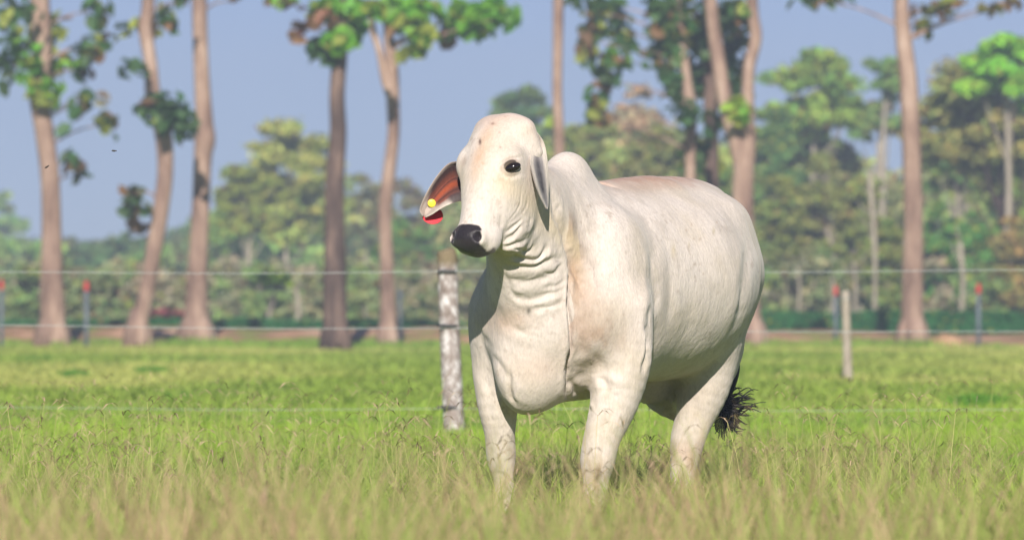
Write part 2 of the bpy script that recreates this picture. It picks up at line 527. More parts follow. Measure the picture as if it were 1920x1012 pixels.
def fold(pts, depth, wid, lip=0.5, w0=-9, w1=9):
    """a crease with a raised lip on its two sides; depth in metres, width in photo pixels"""
    d, t, s = segdist(pts)
    e_ = np.clip(np.minimum(t, 1 - t) / 0.3, 0.0, 1); env = e_ * e_ * (3 - 2 * e_)
    g = -depth * np.exp(-(d / wid) ** 2) + depth * lip * np.exp(-((d - wid * 2.0) / (wid * 1.2)) ** 2)
    gate = FACE * ((WW > w0) & (WW < w1))
    disp[:] += g * env * gate
def ledge(pts, h, wid, soft, w0=-9, w1=9):
    """a fold that overhangs: one side raised by h, falling off over `wid` pixels away from the line"""
    d, t, s = segdist(pts)
    e_ = np.clip(np.minimum(t, 1 - t) / 0.2, 0.0, 1); env = e_ * e_ * (3 - 2 * e_)
    g = h * np.clip(0.5 + 0.5 * s * np.minimum(d / soft, 1), 0, 1) * np.exp(-(d / wid) ** 2)
    disp[:] += g * env * FACE * ((WW > w0) & (WW < w1))
# folds of the skin (pixel lines on the camera side of the animal)
DW0, DW1 = -0.75, -0.10      # head and throat only
# throat
for pts, dp, wd in [
    ([(936, 470), (962, 480), (990, 483), (1015, 470), (1026, 448)], 0.012, 4),
    ([(938, 462), (960, 460), (985, 452), (1005, 430), (1012, 405)], 0.009, 3.5),
    ([(942, 455), (958, 446), (972, 440), (985, 424)], 0.008, 3),
    ([(948, 440), (960, 434), (974, 424), (984, 408)], 0.006, 3),
    ([(960, 470), (985, 468), (1004, 454)], 0.007, 3),
    ([(965, 400), (975, 375), (982, 350)], 0.002, 2),
    ([(975, 410), (988, 380), (992, 355)], 0.002, 2),
    ([(955, 420), (966, 400), (972, 380)], 0.002, 2),
    ([(990, 440), (998, 425), (1000, 405)], 0.006, 3),
    ([(933, 432), (938, 418), (934, 400)], 0.004, 5),
    ([(936, 316), (948, 332), (968, 336), (986, 322)], 0.004, 4),
    ([(936, 318), (946, 302), (964, 294), (984, 296)], 0.006, 3.5)]:
    fold(pts, dp * 0.62, wd, 0.6, DW0 - 1, 0.0)
# neck rings
for pts, dp, wd in [
    ([(940, 492), (965, 500), (1000, 498), (1040, 485), (1058, 480)], 0.012, 6),
    ([(945, 520), (980, 530), (1020, 520), (1055, 505)], 0.010, 6),
    ([(952, 548), (990, 556), (1030, 548), (1060, 535)], 0.010, 6),
    ([(1000, 575), (1035, 572), (1060, 560)], 0.009, 6),
    ([(945, 505), (960, 540), (985, 565)], 0.006, 5),
    ([(1010, 512), (1035, 510), (1056, 492)], 0.007, 4),
    ([(1015, 540), (1040, 532), (1058, 520)], 0.006, 4),
    ([(960, 610), (985, 618), (1010, 605)], 0.006, 9),
    ([(940, 590), (955, 610), (985, 628), (1020, 632)], 0.006, 9)]:
    fold(pts, dp * 0.5, wd * 0.9, 0.5, -0.6, 0.4)
# keel of the dewlap, folds over the shoulder
ledge([(1064, 470), (1066, 540), (1066, 620), (1066, 700), (1060, 770)][::-1], -0.030, 26, 3, -0.6, 0.5)
fold([(1066, 480), (1067, 560), (1067, 650), (1064, 720), (1062, 765)], 0.016, 4.5, 0.5, -0.6, 0.5)
for pts, dp, wd in [
    ([(1046, 380), (1056, 430), (1074, 490), (1092, 540), (1112, 590)], 0.020, 7),
    ([(1075, 450), (1086, 490), (1100, 530), (1118, 575)], 0.008, 6),
    ([(1032, 340), (1040, 400), (1056, 465)], 0.012, 5),
    ([(1058, 340), (1085, 400), (1100, 450)], 0.004, 9),
    ([(1212, 700), (1218, 640), (1224, 580), (1226, 500), (1215, 430)], 0.012, 8),
    ([(1206, 710), (1213, 660), (1215, 600)], 0.010, 4),
    ([(895, 645), (915, 668), (940, 690), (958, 725), (968, 765)], 0.005, 6),
    ([(960, 690), (958, 720), (966, 755)], 0.008, 5),
    ([(975, 688), (966, 730), (972, 765)], 0.006, 5),
    ([(1068, 700), (1082, 740), (1104, 768)], 0.010, 5),
    ([(1085, 745), (1095, 760), (1110, 775)], 0.012, 4),
    ([(1120, 700), (1136, 720), (1138, 745)], 0.014, 9),
    ([(1105, 650), (1135, 690), (1175, 680)], 0.008, 14),
    ([(890, 600), (905, 640), (915, 665)], 0.006, 7),
    ([(905, 690), (912, 740), (928, 800)], 0.004, 7),
    ([(945, 690), (952, 750), (955, 820)], 0.003, 7),
    ([(1368, 640), (1388, 590), (1398, 530), (1402, 470), (1395, 430)], 0.012, 8),
    ([(1385, 650), (1408, 590), (1418, 530), (1414, 480)], 0.007, 7),
    ([(1410, 640), (1424, 580), (1428, 520)], 0.005, 6),
    ([(1195, 395), (1210, 420), (1225, 470), (1228, 520)], 0.004, 10),
    ([(1250, 520), (1256, 560), (1250, 600)], 0.003, 9),
    ([(1285, 530), (1295, 580), (1285, 640)], 0.003, 10),
    ([(1335, 520), (1345, 570), (1335, 620)], 0.003, 10),
    ([(1120, 350), (1160, 345), (1200, 350)], 0.004, 8),
    ([(1300, 740), (1310, 790), (1305, 830)], 0.004, 8),
    ([(1280, 800), (1284, 840), (1280, 880)], 0.004, 7)]:
    fold(pts, dp * 0.85, wd, 0.4, -0.6, 3)
# mild muscle relief and vertical skin ripples along the flank
big = fbm(V * np.array([7, 7, 4]), 5, 3) - 0.5
rib = fbm(np.stack([V @ AR * 20, V @ BL * 6, V[:, 2] * 3.5], 1), 9, 2) - 0.5
headm = np.clip((-0.16 - WW) * 12, 0, 1)
disp += (1 - headm) * (big * 0.012 + rib * 0.0015)
V = V + NRM * disp[:, None]

# ---- colour of the coat, as pale hair over pinkish skin
def hl(): 
    q = V - H0
    return q @ HD, q @ HN, q @ HL
hd, hn, hlat = hl()
CR = np.array([0.60, 0.528, 0.475]); 
col = np.tile(CR, (nv, 1))
n1 = fbm(V * 6, 21, 4); n2 = fbm(V * 22, 33, 3); n3 = fbm(V * np.array([40, 40, 14]), 41, 3)
def mixc(m, c, a=1.0):
    m = np.clip(m * a, 0, 1)[:, None]
    col[:] = col * (1 - m) + np.array(c) * m
mixc(np.clip((n1 - 0.45) * 3, 0, 1), (0.61, 0.545, 0.505), 0.8)
mixc(np.clip((0.46 - n1) * 5, 0, 1), (0.49, 0.42, 0.33), 0.5)
n4 = fbm(np.stack([V @ AR * 9, V @ BL * 4, V[:, 2] * 2.2], 1), 61, 4)
mixc(np.clip((n4 - 0.52) * 6, 0, 1), (0.46, 0.40, 0.35), 0.4)
mixc(np.clip((0.80 - V[:, 2]) * 2.5, 0, 1) * np.clip(n2 * 1.6 - .3, 0, 1) * (WW > -.2), (0.50, 0.42, 0.27), 0.45)
PINK = (0.36, 0.25, 0.185)
def blob(u, v, ru, rv, w0=-9, w1=9):
    g = np.exp(-(((UU - u) / ru) ** 2 + ((VV - v) / rv) ** 2)) * ((WW > w0) & (WW < w1))
    return g
mixc(blob(1098, 590, 30, 85, -0.1) * (0.25 + n2) * (UU > 1066), PINK, 0.85)
mixc(blob(1120, 630, 60, 50, -0.1) * (0.1 + n2 * n3 * 2.2), PINK, 0.7)
mixc(blob(1084, 510, 16, 60, -0.1) * (0.2 + n2 * 1.3), (0.40, 0.26, 0.16), 0.8)
mixc(np.clip((n2 - 0.55) * 7, 0, 1) * np.clip((n1 - 0.40) * 5, 0, 1) * (WW > -.15), (0.40, 0.34, 0.29), 0.35)
mixc(np.clip((fbm(V * 45, 88, 3) - 0.66) * 12, 0, 1) * np.clip((n1 - 0.45) * 5, 0, 1), (0.30, 0.23, 0.18), 0.35)
mixc(blob(1070, 425, 10, 28, -0.1), PINK, 0.8)
mixc(np.clip((V[:, 2] - 1.335) * 22, 0, 1) * (WW > 0.42) * (0.3 + n2 * 1.3) * np.clip((1340 - UU) / 60, 0, 1), (0.42, 0.26, 0.195), 0.9)
mixc(blob(1195, 352, 60, 14, 0.3), PINK, 0.6)
mixc(blob(950, 600, 45, 30), (0.46, 0.32, 0.23), 0.6)
mixc(blob(1010, 690, 50, 30), (0.48, 0.36, 0.28), 0.5)
mixc(blob(1400, 520, 30, 120, 1.0), (0.48, 0.39, 0.28), 0.45 )
mixc(blob(1282, 850, 30, 22), (0.45, 0.31, 0.24), 0.5)
mixc(blob(1410, 460, 14, 30, 1.0) * n3 * 2, (0.34, 0.29, 0.22), 0.5)
# forehead
hm = (WW < -0.05)
mixc(np.exp(-((hlat + 0.004) / 0.042) ** 2 - ((hd + 0.05) / 0.13) ** 2) * hm * (0.4 + n2), (0.50, 0.33, 0.22), 0.9)
mixc(np.exp(-((hd + 0.20) / 0.05) ** 2) * hm * (hn > -0.12) * n1, (0.50, 0.33, 0.25), 0.7)
for (u, v, ru, rv, c, a) in [(900, 266, 2.6, 6, (0.10, 0.06, 0.05), 1.0), (924, 232, 4, 2.5, (0.22, 0.13, 0.1), 0.8), (938, 276, 2, 2, (0.3, 0.2, 0.17), 0.7), (936, 248, 2, 2, (.3, .2, .17), .6),
                             (991, 582, 4, 6, (0.12, 0.11, 0.09), 0.9), (905, 306, 3, 3, (0.45, 0.3, 0.2), 0.6), (898, 312, 2, 2, (0.45, 0.3, 0.2), 0.6),
                             (1262, 470, 4, 14, (0.5, 0.42, 0.28), 0.5), (1338, 434, 2.5, 7, (0.35, 0.3, 0.2), 0.7), (1292, 460, 2, 7, (0.4, 0.33, 0.22), 0.5),
                             (1045, 490, 4, 2.5, (0.2, 0.17, 0.15), 0.6)]:
    mixc(blob(u, v, ru, rv), c, a)
for k in range(26):
    rr = random.Random(k)
    u, v = rr.choice([(rr.uniform(1070, 1180), rr.uniform(480, 640)), (rr.uniform(1230, 1400), rr.uniform(380, 640)), (rr.uniform(900, 1060), rr.uniform(560, 740))])
    mixc(blob(u, v, rr.uniform(1.2, 2.2), rr.uniform(1.2, 3.5)), (0.35, 0.26, 0.2), 0.55)
# muzzle
nz = (n2 - 0.5) * 0.012
# the left eye sits where the photo shows it; the right eye is its mirror image
cand = np.where((np.hypot(UU - 962, VV - 310) < 2.5) & (FACE > 0.3))[0]
ei = cand[np.argmin(V[cand, 1])]
EP = V[ei]; EN = NRM[np.hypot(UU - 962, VV - 310) < 6][:, :].mean(0); EN /= np.linalg.norm(EN)
e1 = np.array([0.87, 0.0, 0.42]); e1 -= EN * (e1 @ EN); e1 /= np.linalg.norm(e1); e2 = np.cross(EN, e1)
def mirror(v, pos=False):
    q = v - H0 if pos else v
    q = RH @ q; q[2] = -q[2] + (0.024 if pos else 0)
    q = RH.T @ q
    return q + H0 if pos else q
EYES = [(EP, np.stack([e1, e2, EN])), (mirror(EP, True), np.stack([mirror(e1), mirror(e2), mirror(EN)]))]
for ec, er in EYES:
    q = (V - ec) @ er.T
    d = np.sqrt((q[:, 0] / 0.033) ** 2 + ((q[:, 1] + 0.003) / 0.0145) ** 2 + (q[:, 2] / 0.03) ** 2)
    mixc(np.clip((1.05 - d) * 7, 0, 1), (0.035, 0.022, 0.018), 0.95)
    mixc(np.exp(-(np.maximum(d - 1, 0) / 0.4) ** 2) * (d < 3) * (d > 1.0), (0.22, 0.14, 0.10), 0.5)
pad = np.clip(((hd + nz) - (0.248 + np.clip(np.abs(hlat) - 0.05, 0, 1) * 1.0)) / 0.006, 0, 1) * np.clip((0.067 + nz - hlat) / 0.006, 0, 1) * np.clip((0.072 + hlat) / 0.006, 0, 1) * np.clip((hn + 0.03) / 0.006, 0, 1) * hm * (hd < .42)
near = (np.abs(hlat) < 0.10) & (hd < 0.42) & (hn > -0.11) & hm
lip = np.clip(((hd + nz) - 0.312 - np.clip(hlat - .03, 0, 1) * .25) / 0.008, 0, 1) * near
lip2 = np.clip((hd - 0.30 - np.clip(-hn - .05, 0, 1) * .3) / 0.01, 0, 1) * np.clip((-0.03 - hn) / 0.01, 0, 1) * near
mixc(pad, (0.022, 0.018, 0.022)); mixc(lip, (0.03, 0.025, 0.028)); mixc(lip2, (0.04, 0.03, 0.03), 0.85)
DARK = np.clip(np.maximum(pad, np.maximum(lip, lip2)), 0, 1)
for sg in (-1, 1):
    d = np.sqrt(((hd + 0.175) / 0.022) ** 2 + ((hlat - sg * 0.122 + .024) / 0.022) ** 2 + ((hn + 0.055) / 0.022) ** 2)
    mixc(np.clip((1.1 - d) * 4, 0, 1) * (0.4 + n3), (0.14, 0.11, 0.1), 0.9)
    mixc(np.exp(-((hd - 0.07) / 0.05) ** 2 - ((hlat - sg * 0.10) / 0.04) ** 2) * hm, (0.58, 0.46, 0.28), 0.5)
# udder, inner legs: greyish brown, darker than the coat
mixc(np.exp(-(((V - B(0.93, -0.02, 0.56)) / np.array([.2, .2, .13])) ** 2).sum(1)), (0.34, 0.28, 0.23), 0.8)
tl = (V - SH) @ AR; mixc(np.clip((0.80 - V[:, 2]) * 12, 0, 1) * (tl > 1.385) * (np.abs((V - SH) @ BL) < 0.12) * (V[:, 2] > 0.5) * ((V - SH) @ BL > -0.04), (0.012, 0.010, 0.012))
# dirt on the lower legs and dark hooves
mixc(np.clip((0.34 - V[:, 2]) * 6, 0, 1) * n2, (0.45, 0.34, 0.24), 0.7)
mixc(np.clip((0.07 - V[:, 2]) * 40, 0, 1), (0.05, 0.045, 0.04))
ROUGH = 1 - DARK * 0.6

# ---- the two ears, thin cupped shells grown into the same mesh
def ear(edgeA, edgeB, wa, wb, cup, ins, outs, nu=40, nvv=22, th=0.007, ribs=1.0):
    A = catmull([(u, v, ww) for (u, v), ww in zip(edgeA, wa)], 12); Bq = catmull([(u, v, ww) for (u, v), ww in zip(edgeB, wb)], 12)
    m = min(len(A), len(Bq)); ti = np.linspace(0, 1, nu)
    fA = np.stack([np.interp(ti, np.linspace(0, 1, len(A)), A[:, k]) for k in range(3)], 1)
    fB = np.stack([np.interp(ti, np.linspace(0, 1, len(Bq)), Bq[:, k]) for k in range(3)], 1)
    j = np.linspace(0, 1, nvv)
    G = fA[:, None, :] * (1 - j)[None, :, None] + fB[:, None, :] * j[None, :, None]
    prof = (1 - (2 * j - 1) ** 2)[None, :] ** 0.8
    rbs = 0.006 * ribs * np.sin(j * 3.2 * 2 * math.pi)[None, :] * np.clip(1.1 - ti, 0, 1)[:, None]
    G[:, :, 2] += cup * prof * (1.0 - 0.55 * ti)[:, None] + rbs
    W3 = np.array([[Pw(*p) for p in row] for row in G])
    du = np.gradient(W3, axis=0); dv = np.gradient(W3, axis=1)
    nr = np.cross(du, dv); nr /= np.linalg.norm(nr, axis=2)[..., None] + 1e-9
    if nr[:, :, 1].mean() > 0: nr = -nr
    edge = np.minimum(np.minimum(j, 1 - j)[None, :] * 8, (1 - ti)[:, None] * 14).clip(0.15, 1)
    F1 = W3 + nr * th * 0.5 * edge[..., None]; F2 = W3 - nr * th * 0.5 * edge[..., None]
    i_, j_ = np.meshgrid(ti, j, indexing='ij')
    c1 = ins(i_, j_, F1); c2 = outs(i_, j_, F2)
    idx = np.arange(nu * nvv).reshape(nu, nvv)
    a, b, c, d = idx[:-1, :-1].ravel(), idx[1:, :-1].ravel(), idx[1:, 1:].ravel(), idx[:-1, 1:].ravel()
    q1 = np.stack([a, b, c, d], 1); n_ = nu * nvv
    # make the camera side face the camera
    v0 = F1.reshape(-1, 3)
    nn = np.cross(v0[q1[0, 1]] - v0[q1[0, 0]], v0[q1[0, 3]] - v0[q1[0, 0]])
    if np.dot(nn, nr[0, 0]) < 0: q1 = q1[:, ::-1]
    q2 = q1[:, ::-1] + n_
    rim = []
    loop = list(idx[0, :]) + list(idx[1:, -1]) + list(idx[-1, ::-1][1:]) + list(idx[::-1, 0][1:-1])
    for k in range(len(loop)):
        x, y = loop[k], loop[(k + 1) % len(loop)]; rim.append([x, y, y + n_, x + n_])
    return np.vstack([F1.reshape(-1, 3), F2.reshape(-1, 3)]), np.vstack([q1, q2, np.array(rim)]), np.vstack([c1.reshape(-1, 3), c2.reshape(-1, 3)])

def ss(a, b, x): 
    t = np.clip((x - a) / (b - a), 0, 1); return t * t * (3 - 2 * t)
def lerp(a, b, t): return a * (1 - t[..., None]) + np.array(b) * t[..., None]
def right_in(i, j, Fp):
    n = fbm(Fp * 60, 3, 3)
    c = np.tile(np.array([0.42, 0.35, 0.31]), i.shape + (1,))
    c = lerp(c, (0.20, 0.06, 0.04), (1 - ss(0.60, 0.74, i + 0.1 * n)) * ss(0.12, 0.2, j) * (1 - ss(0.80, 0.9, j)))
    stripe = np.exp(-((j - 0.44) / 0.045) ** 2) + np.exp(-((j - 0.70) / 0.05) ** 2)
    c = lerp(c, (0.035, 0.015, 0.015), np.clip(stripe * (1 - ss(0.5, 0.72, i)), 0, 1) * 0.85)
    c = lerp(c, (0.30, 0.055, 0.015), np.exp(-((j - 0.55) / 0.06) ** 2) * (1 - ss(0.5, 0.7, i)) * 0.8)
    c = lerp(c, (0.035, 0.018, 0.018), (1 - ss(0.18, 0.32, j)) * ss(0.03, 0.09, j) * (1 - ss(0.45, 0.75, i)))  # shade under the upper edge near the root, painted into the colour
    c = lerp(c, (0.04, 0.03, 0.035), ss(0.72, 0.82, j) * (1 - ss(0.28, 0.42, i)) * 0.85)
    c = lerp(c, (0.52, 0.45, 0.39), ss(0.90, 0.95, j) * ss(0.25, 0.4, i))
    c = lerp(c, (0.05, 0.035, 0.035), (1 - ss(0.0, 0.16, i)) * 0.8)  # the same painted shade carried across the root
    c = lerp(c, (0.10, 0.08, 0.08), ss(0.965, 0.995, i))
    return c
def pale_out(i, j, Fp): return np.tile(np.array([0.52, 0.455, 0.39]), i.shape + (1,))
eA = [(864, 302), (842, 306), (822, 326), (805, 352), (792, 378), (787, 394), (793, 406)]
eB = [(872, 376), (858, 378), (846, 382), (834, 387), (822, 394), (810, 402), (797, 408)]
EV1, EQ1, EC1 = ear(eA, eB, [-0.20, -0.24, -0.27, -0.29, -0.30, -0.30, -0.30], [-0.26, -0.31, -0.33, -0.335, -0.33, -0.315, -0.30], 0.075, right_in, pale_out)
def left_in(i, j, Fp):
    n = fbm(Fp * 50, 4, 3)
    c = np.tile(np.array([0.50, 0.445, 0.395]), i.shape + (1,))
    m = ss(0.10, 0.2, j) * (1 - ss(0.66, 0.9, j + 0.1 * n)) * ss(0.20, 0.38, i) * (1 - ss(0.88, 0.97, i))
    c = lerp(c, (0.24, 0.22, 0.23), m * 0.9); c = lerp(c, (0.06, 0.055, 0.065), np.clip(np.exp(-((j - .38) / .16) ** 2 - ((i - .52) / .22) ** 2) * 1.3, 0, 1) * (.5 + n))  # grey hollow of the hanging ear: its shade is painted into the colour
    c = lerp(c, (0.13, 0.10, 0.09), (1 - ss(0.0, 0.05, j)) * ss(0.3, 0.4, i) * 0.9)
    return c
fA = [(998, 236), (999, 270), (994, 304), (1001, 338), (1011, 366), (1021, 386), (1024, 392)]
fB = [(1000, 240), (1019, 266), (1026, 296), (1029, 330), (1029, 360), (1028, 384), (1026, 392)]
EV2, EQ2, EC2 = ear(fA, fB, [-0.22, -0.29, -0.39, -0.42, -0.405, -0.38, -0.37], [-0.27, -0.30, -0.31, -0.32, -0.33, -0.34, -0.37], 0.022, left_in, pale_out, ribs=0.15)

allV = [V, EV1, EV2]; allQ = [Q, EQ1 + nv, EQ2 + nv + len(EV1)]; allC = [col, EC1, EC2]
V3 = np.vstack(allV); Q3 = np.vstack(allQ); C3 = np.vstack(allC)
R3 = np.concatenate([ROUGH, np.full(len(EV1) + len(EV2), 0.9)])

# coat material
m, t, b, o = new_mat('coat')
at = N(t, 'ShaderNodeAttribute', attribute_name='Col')
c_ = coords(t, (1, 1, 0.35))
nn_ = N(t, 'ShaderNodeTexNoise', Scale=130, Detail=4, Roughness=0.6)
t.links.new(c_, nn_.inputs['Vector'])
mr = N(t, 'ShaderNodeMapRange'); mr.inputs['From Min'].default_value = 0.3; mr.inputs['From Max'].default_value = 0.7; mr.inputs['To Min'].default_value = 0.88; mr.inputs['To Max'].default_value = 1.08
t.links.new(nn_.outputs[0], mr.inputs['Value'])
mx = N(t, 'ShaderNodeVectorMath', operation='SCALE')
t.links.new(at.outputs['Color'], mx.inputs[0]); t.links.new(mr.outputs[0], mx.inputs['Scale'])
t.links.new(mx.outputs[0], b.inputs['Base Color'])
nb = N(t, 'ShaderNodeTexNoise', Scale=38, Detail=6, Roughness=0.65)
t.links.new(c_, nb.inputs['Vector'])
bp = N(t, 'ShaderNodeBump', Strength=0.42, Distance=0.012)
t.links.new(nb.outputs[0], bp.inputs['Height']); t.links.new(bp.outputs[0], b.inputs['Normal'])
ar = N(t, 'ShaderNodeAttribute', attribute_name='Rgh'); t.links.new(ar.outputs['Fac'], b.inputs['Roughness'])
b.inputs['Specular IOR Level'].default_value = 0.25
b.inputs['Sheen Weight'].default_value = 0.15; b.inputs['Sheen Roughness'].default_value = 0.4
M['coat'] = m

cow = empty('cow', B(0.4, 0, 0))
tag(cow, 'white humped cow with drooping ears and a red ear tag standing in the tall grass', 'cow')
body = mesh_np('body', V3, Q3, M['coat'], cow, col=C3)
ra = body.data.attributes.new(name='Rgh', type='FLOAT', domain='POINT')
ra.data.foreach_set('value', R3.astype(np.float32))

# eyes
m, t, b, o = new_mat('eye'); b.inputs['Base Color'].default_value = (0.012, 0.008, 0.007, 1); b.inputs['Roughness'].default_value = 0.08; M['eye'] = m
def uvsphere(c, r, R=None, n=20, mlat=12):
    R = np.eye(3) if R is None else R
    V = []; 
    th = np.linspace(0, math.pi, mlat); ph = np.linspace(0, 2 * math.pi, n, endpoint=False)
    for a in th:
        for p in ph: V.append(np.array([math.sin(a) * math.cos(p), math.sin(a) * math.sin(p), math.cos(a)]) * r)
    V = np.array(V) @ R + c
    Qs = [[i * n + j, (i + 1) * n + j, (i + 1) * n + (j + 1) % n, i * n + (j + 1) % n] for i in range(mlat - 1) for j in range(n)]
    return V, np.array(Qs)
for ec, er in EYES:
    ev, eq = uvsphere(ec - er[2] * 0.007 + er[1] * 0.002, (0.032, 0.018, 0.018), er)
    e = mesh_np('eye', ev, eq, M['eye'], cow)

# ear tag: red plate behind the ear tip, yellow button in front
m, t, b, o = new_mat('red_plastic'); b.inputs['Base Color'].default_value = (0.72, 0.045, 0.06, 1); b.inputs['Roughness'].default_value = 0.6; b.inputs['Specular IOR Level'].default_value = 0.2; M['red'] = m
m, t, b, o = new_mat('yellow_plastic'); b.inputs['Base Color'].default_value = (0.85, 0.68, 0.05, 1); b.inputs['Roughness'].default_value = 0.4; M['yellow'] = m
def disc(c, axis, r, th, n=28, bev=0.2):
    axis = np.array(axis, float); axis /= np.linalg.norm(axis)
    u = np.cross(axis, ZU); u /= np.linalg.norm(u); v = np.cross(axis, u)
    an = np.linspace(0, 2 * math.pi, n, endpoint=False)
    rings = [(0.0001, th / 2), (r * (1 - bev), th / 2), (r, th / 2 * 0.4), (r, -th / 2 * 0.4), (r * (1 - bev), -th / 2), (0.0001, -th / 2)]
    V = np.vstack([c + axis * h + rr * (np.cos(an)[:, None] * u + np.sin(an)[:, None] * v) for rr, h in rings])
    Qs = [[i * n + j, i * n + (j + 1) % n, (i + 1) * n + (j + 1) % n, (i + 1) * n + j] for i in range(len(rings) - 1) for j in range(n)]
    return V, np.array(Qs)
mb = MB(); v_, q_ = disc(Pw(811, 404, -0.262), (0.05, -0.8, 0.55), 0.040, 0.003, bev=0.06); mb.add(v_, q_)
mb.tube([Pw(811, 398, -0.245), Pw(810, 383, -0.250), Pw(810, 381, -0.272)], [0.005, 0.005, 0.005], 10)
tagp = mb.build('ear_tag', M['red'], cow, smooth=False)
tagp['label'] = 'round red tag hanging behind the ear tip'
mb = MB(); v_, q_ = disc(Pw(809.5, 381, -0.283), (-0.1, 1, 0.1), 0.0155, 0.005, bev=0.15); mb.add(v_, q_)
mb.tube([Pw(810, 381, -0.283), Pw(810, 381, -0.28)], [0.004, 0.004], 8)
mb.build('tag_button', M['yellow'], cow, smooth=False)

# tail hair: black tapered locks from the end of the tail
m, t, b, o = new_mat('black_hair'); b.inputs['Base Color'].default_value = (0.008, 0.007, 0.008, 1); b.inputs['Roughness'].default_value = 0.5; b.inputs['Specular IOR Level'].default_value = 0.3; M['hair'] = m
mb = MB(); rg = random.Random(4)
TD = 1.32
def Tp(u, v, dw): return Pw(u, v, TD + dw)
def lock(pts, r0, rgv):
    pp = catmull(pts, 5)
    rad = r0 * (1 - np.linspace(0, 1, len(pp)) ** 1.6) + 0.0012
    P3 = np.array([Tp(*p) for p in pp])
    mb.tube(P3, rad, 5, wob=0.0)
# a strip of the switch seen behind the thigh, going up to the tail
for k in range(26):
    a = rg.uniform(-5, 5); d = rg.uniform(-.03, .03)
    lock([(1378 + a * .5, 655, d), (1380 + a, 690, d), (1372 + a, 725, d * 1.2), (1352 + a * 1.6, 765, d), (1345 + a * 2, 790, d)], 0.006, rg)
ends = [(1396, 733), (1388, 742), (1402, 752), (1410, 758), (1409, 762), (1398, 764), (1390, 775), (1396, 785), (1385, 792), (1378, 800), (1372, 812), (1362, 815), (1356, 822), (1350, 822), (1346, 808), (1340, 800), (1368, 800), (1380, 770), (1404, 745), (1380, 750)]
for k in range(170):
    e = ends[k % len(ends)] if k < 60 else (rg.uniform(1340, 1385), rg.uniform(755, 805))
    s = (rg.uniform(1342, 1362), rg.uniform(752, 785)); sc = 5
    ex, ey = e[0] + rg.gauss(0, 6), e[1] + rg.gauss(0, 5)
    mx_, my_ = (s[0] + ex) / 2 + rg.gauss(0, 4), (s[1] + ey) / 2 + rg.gauss(0, 4) - 3
    d0, d1 = rg.uniform(-.04, .04), rg.uniform(-.08, .08)
    if k >= 60: rr_ = rg.uniform(0.005, 0.010)
    else: rr_ = rg.uniform(0.0016, 0.0036); ex += (ex - s[0]) * rg.uniform(.0, .35)
    lock([(s[0], s[1], d0), (mx_, my_ + rg.gauss(0, 3), (d0 + d1) / 2), (ex - (ex - s[0]) * .2, ey - rg.uniform(-2, 7), d1), (ex, ey, d1)], rr_, rg)
mb.build('tail_hair', M['hair'], cow)

# horn buds
m_horn = noise_mat('horn_bud', [(0.3, (0.07, 0.055, 0.05)), (0.7, (0.24, 0.19, 0.16))], scale=60, bump=0.5)
for sg in (1, -1):
    mb = MB(); c0 = H(-0.175, -0.055, sg * 0.112 - .024)
    mb.tube([c0, c0 + HL * sg * 0.014, c0 + HL * sg * 0.022, c0 + HL * sg * 0.026], [0.018, 0.016, 0.010, 0.003], 12, wob=0.15)
    mb.build('horn_bud', m_horn, cow)
# ------------------------------------------------------------------ ground, bank, hills
def nodeval(t, a, b, fac):
    mx = N(t, 'ShaderNodeMixRGB'); t.links.new(fac, mx.inputs[0])
    for s, v in ((mx.inputs[1], a), (mx.inputs[2], b)):
        if hasattr(v, 'default_value') or hasattr(v, 'links'): t.links.new(v, s)
        else: s.default_value = (*v, 1)
    return mx.outputs[0]
m, t, b, o = new_mat('pasture')
c_ = coords(t, (1, 0.35, 1))
n1_ = N(t, 'ShaderNodeTexNoise', Scale=0.16, Detail=5, Roughness=0.6); t.links.new(c_, n1_.inputs['Vector'])
n2_ = N(t, 'ShaderNodeTexNoise', Scale=2.5, Detail=6, Roughness=0.7); t.links.new(c_, n2_.inputs['Vector'])
r1 = ramp(t, [(0.36, (0.22, 0.33, 0.045)), (0.5, (0.31, 0.41, 0.055)), (0.62, (0.44, 0.45, 0.13))]); t.links.new(n1_.outputs[0], r1.inputs[0])
r2 = ramp(t, [(0.3, (0.75, 0.78, 0.7)), (0.7, (1.1, 1.1, 1.1))]); t.links.new(n2_.outputs[0], r2.inputs[0])
mx = N(t, 'ShaderNodeMixRGB', blend_type='MULTIPLY', Fac=1.0); t.links.new(r1.outputs[0], mx.inputs[1]); t.links.new(r2.outputs[0], mx.inputs[2])
t.links.new(mx.outputs[0], b.inputs['Base Color']); b.inputs['Roughness'].default_value = 0.95; b.inputs['Specular IOR Level'].default_value = 0.1
bp = N(t, 'ShaderNodeBump', Strength=0.7, Distance=0.08); t.links.new(n2_.outputs[0], bp.inputs['Height']); t.links.new(bp.outputs[0], b.inputs['Normal'])
M['pasture'] = m

def gz(x, y):
    x = np.asarray(x, float); y = np.asarray(y, float)
    far = np.clip((y - 40) / 60, 0, 1)
    return 0.05 * (vnoise(np.stack([x * 0.35, y * 0.18, x * 0], -1), 3) - 0.5) * np.clip((y - 26) / 14, 0, 1) + 0.10 * far * (vnoise(np.stack([x * 0.12, y * 0.06, x * 0], -1), 8) - 0.5)
xs = np.concatenate([np.linspace(-900, -40, 14), np.linspace(-34, 34, 120), np.linspace(40, 900, 14)])
ys = np.concatenate([np.linspace(-60, 0, 6), np.linspace(2, 130, 260), np.linspace(150, 900, 30)])
gx, gy = np.meshgrid(xs, ys, indexing='ij')
GV = np.stack([gx, gy, gz(gx, gy)], -1).reshape(-1, 3)
ny_ = len(ys); ii, jj = np.meshgrid(np.arange(len(xs) - 1), np.arange(ny_ - 1), indexing='ij')
GQ = np.stack([ii * ny_ + jj, (ii + 1) * ny_ + jj, (ii + 1) * ny_ + jj + 1, ii * ny_ + jj + 1], -1).reshape(-1, 4)
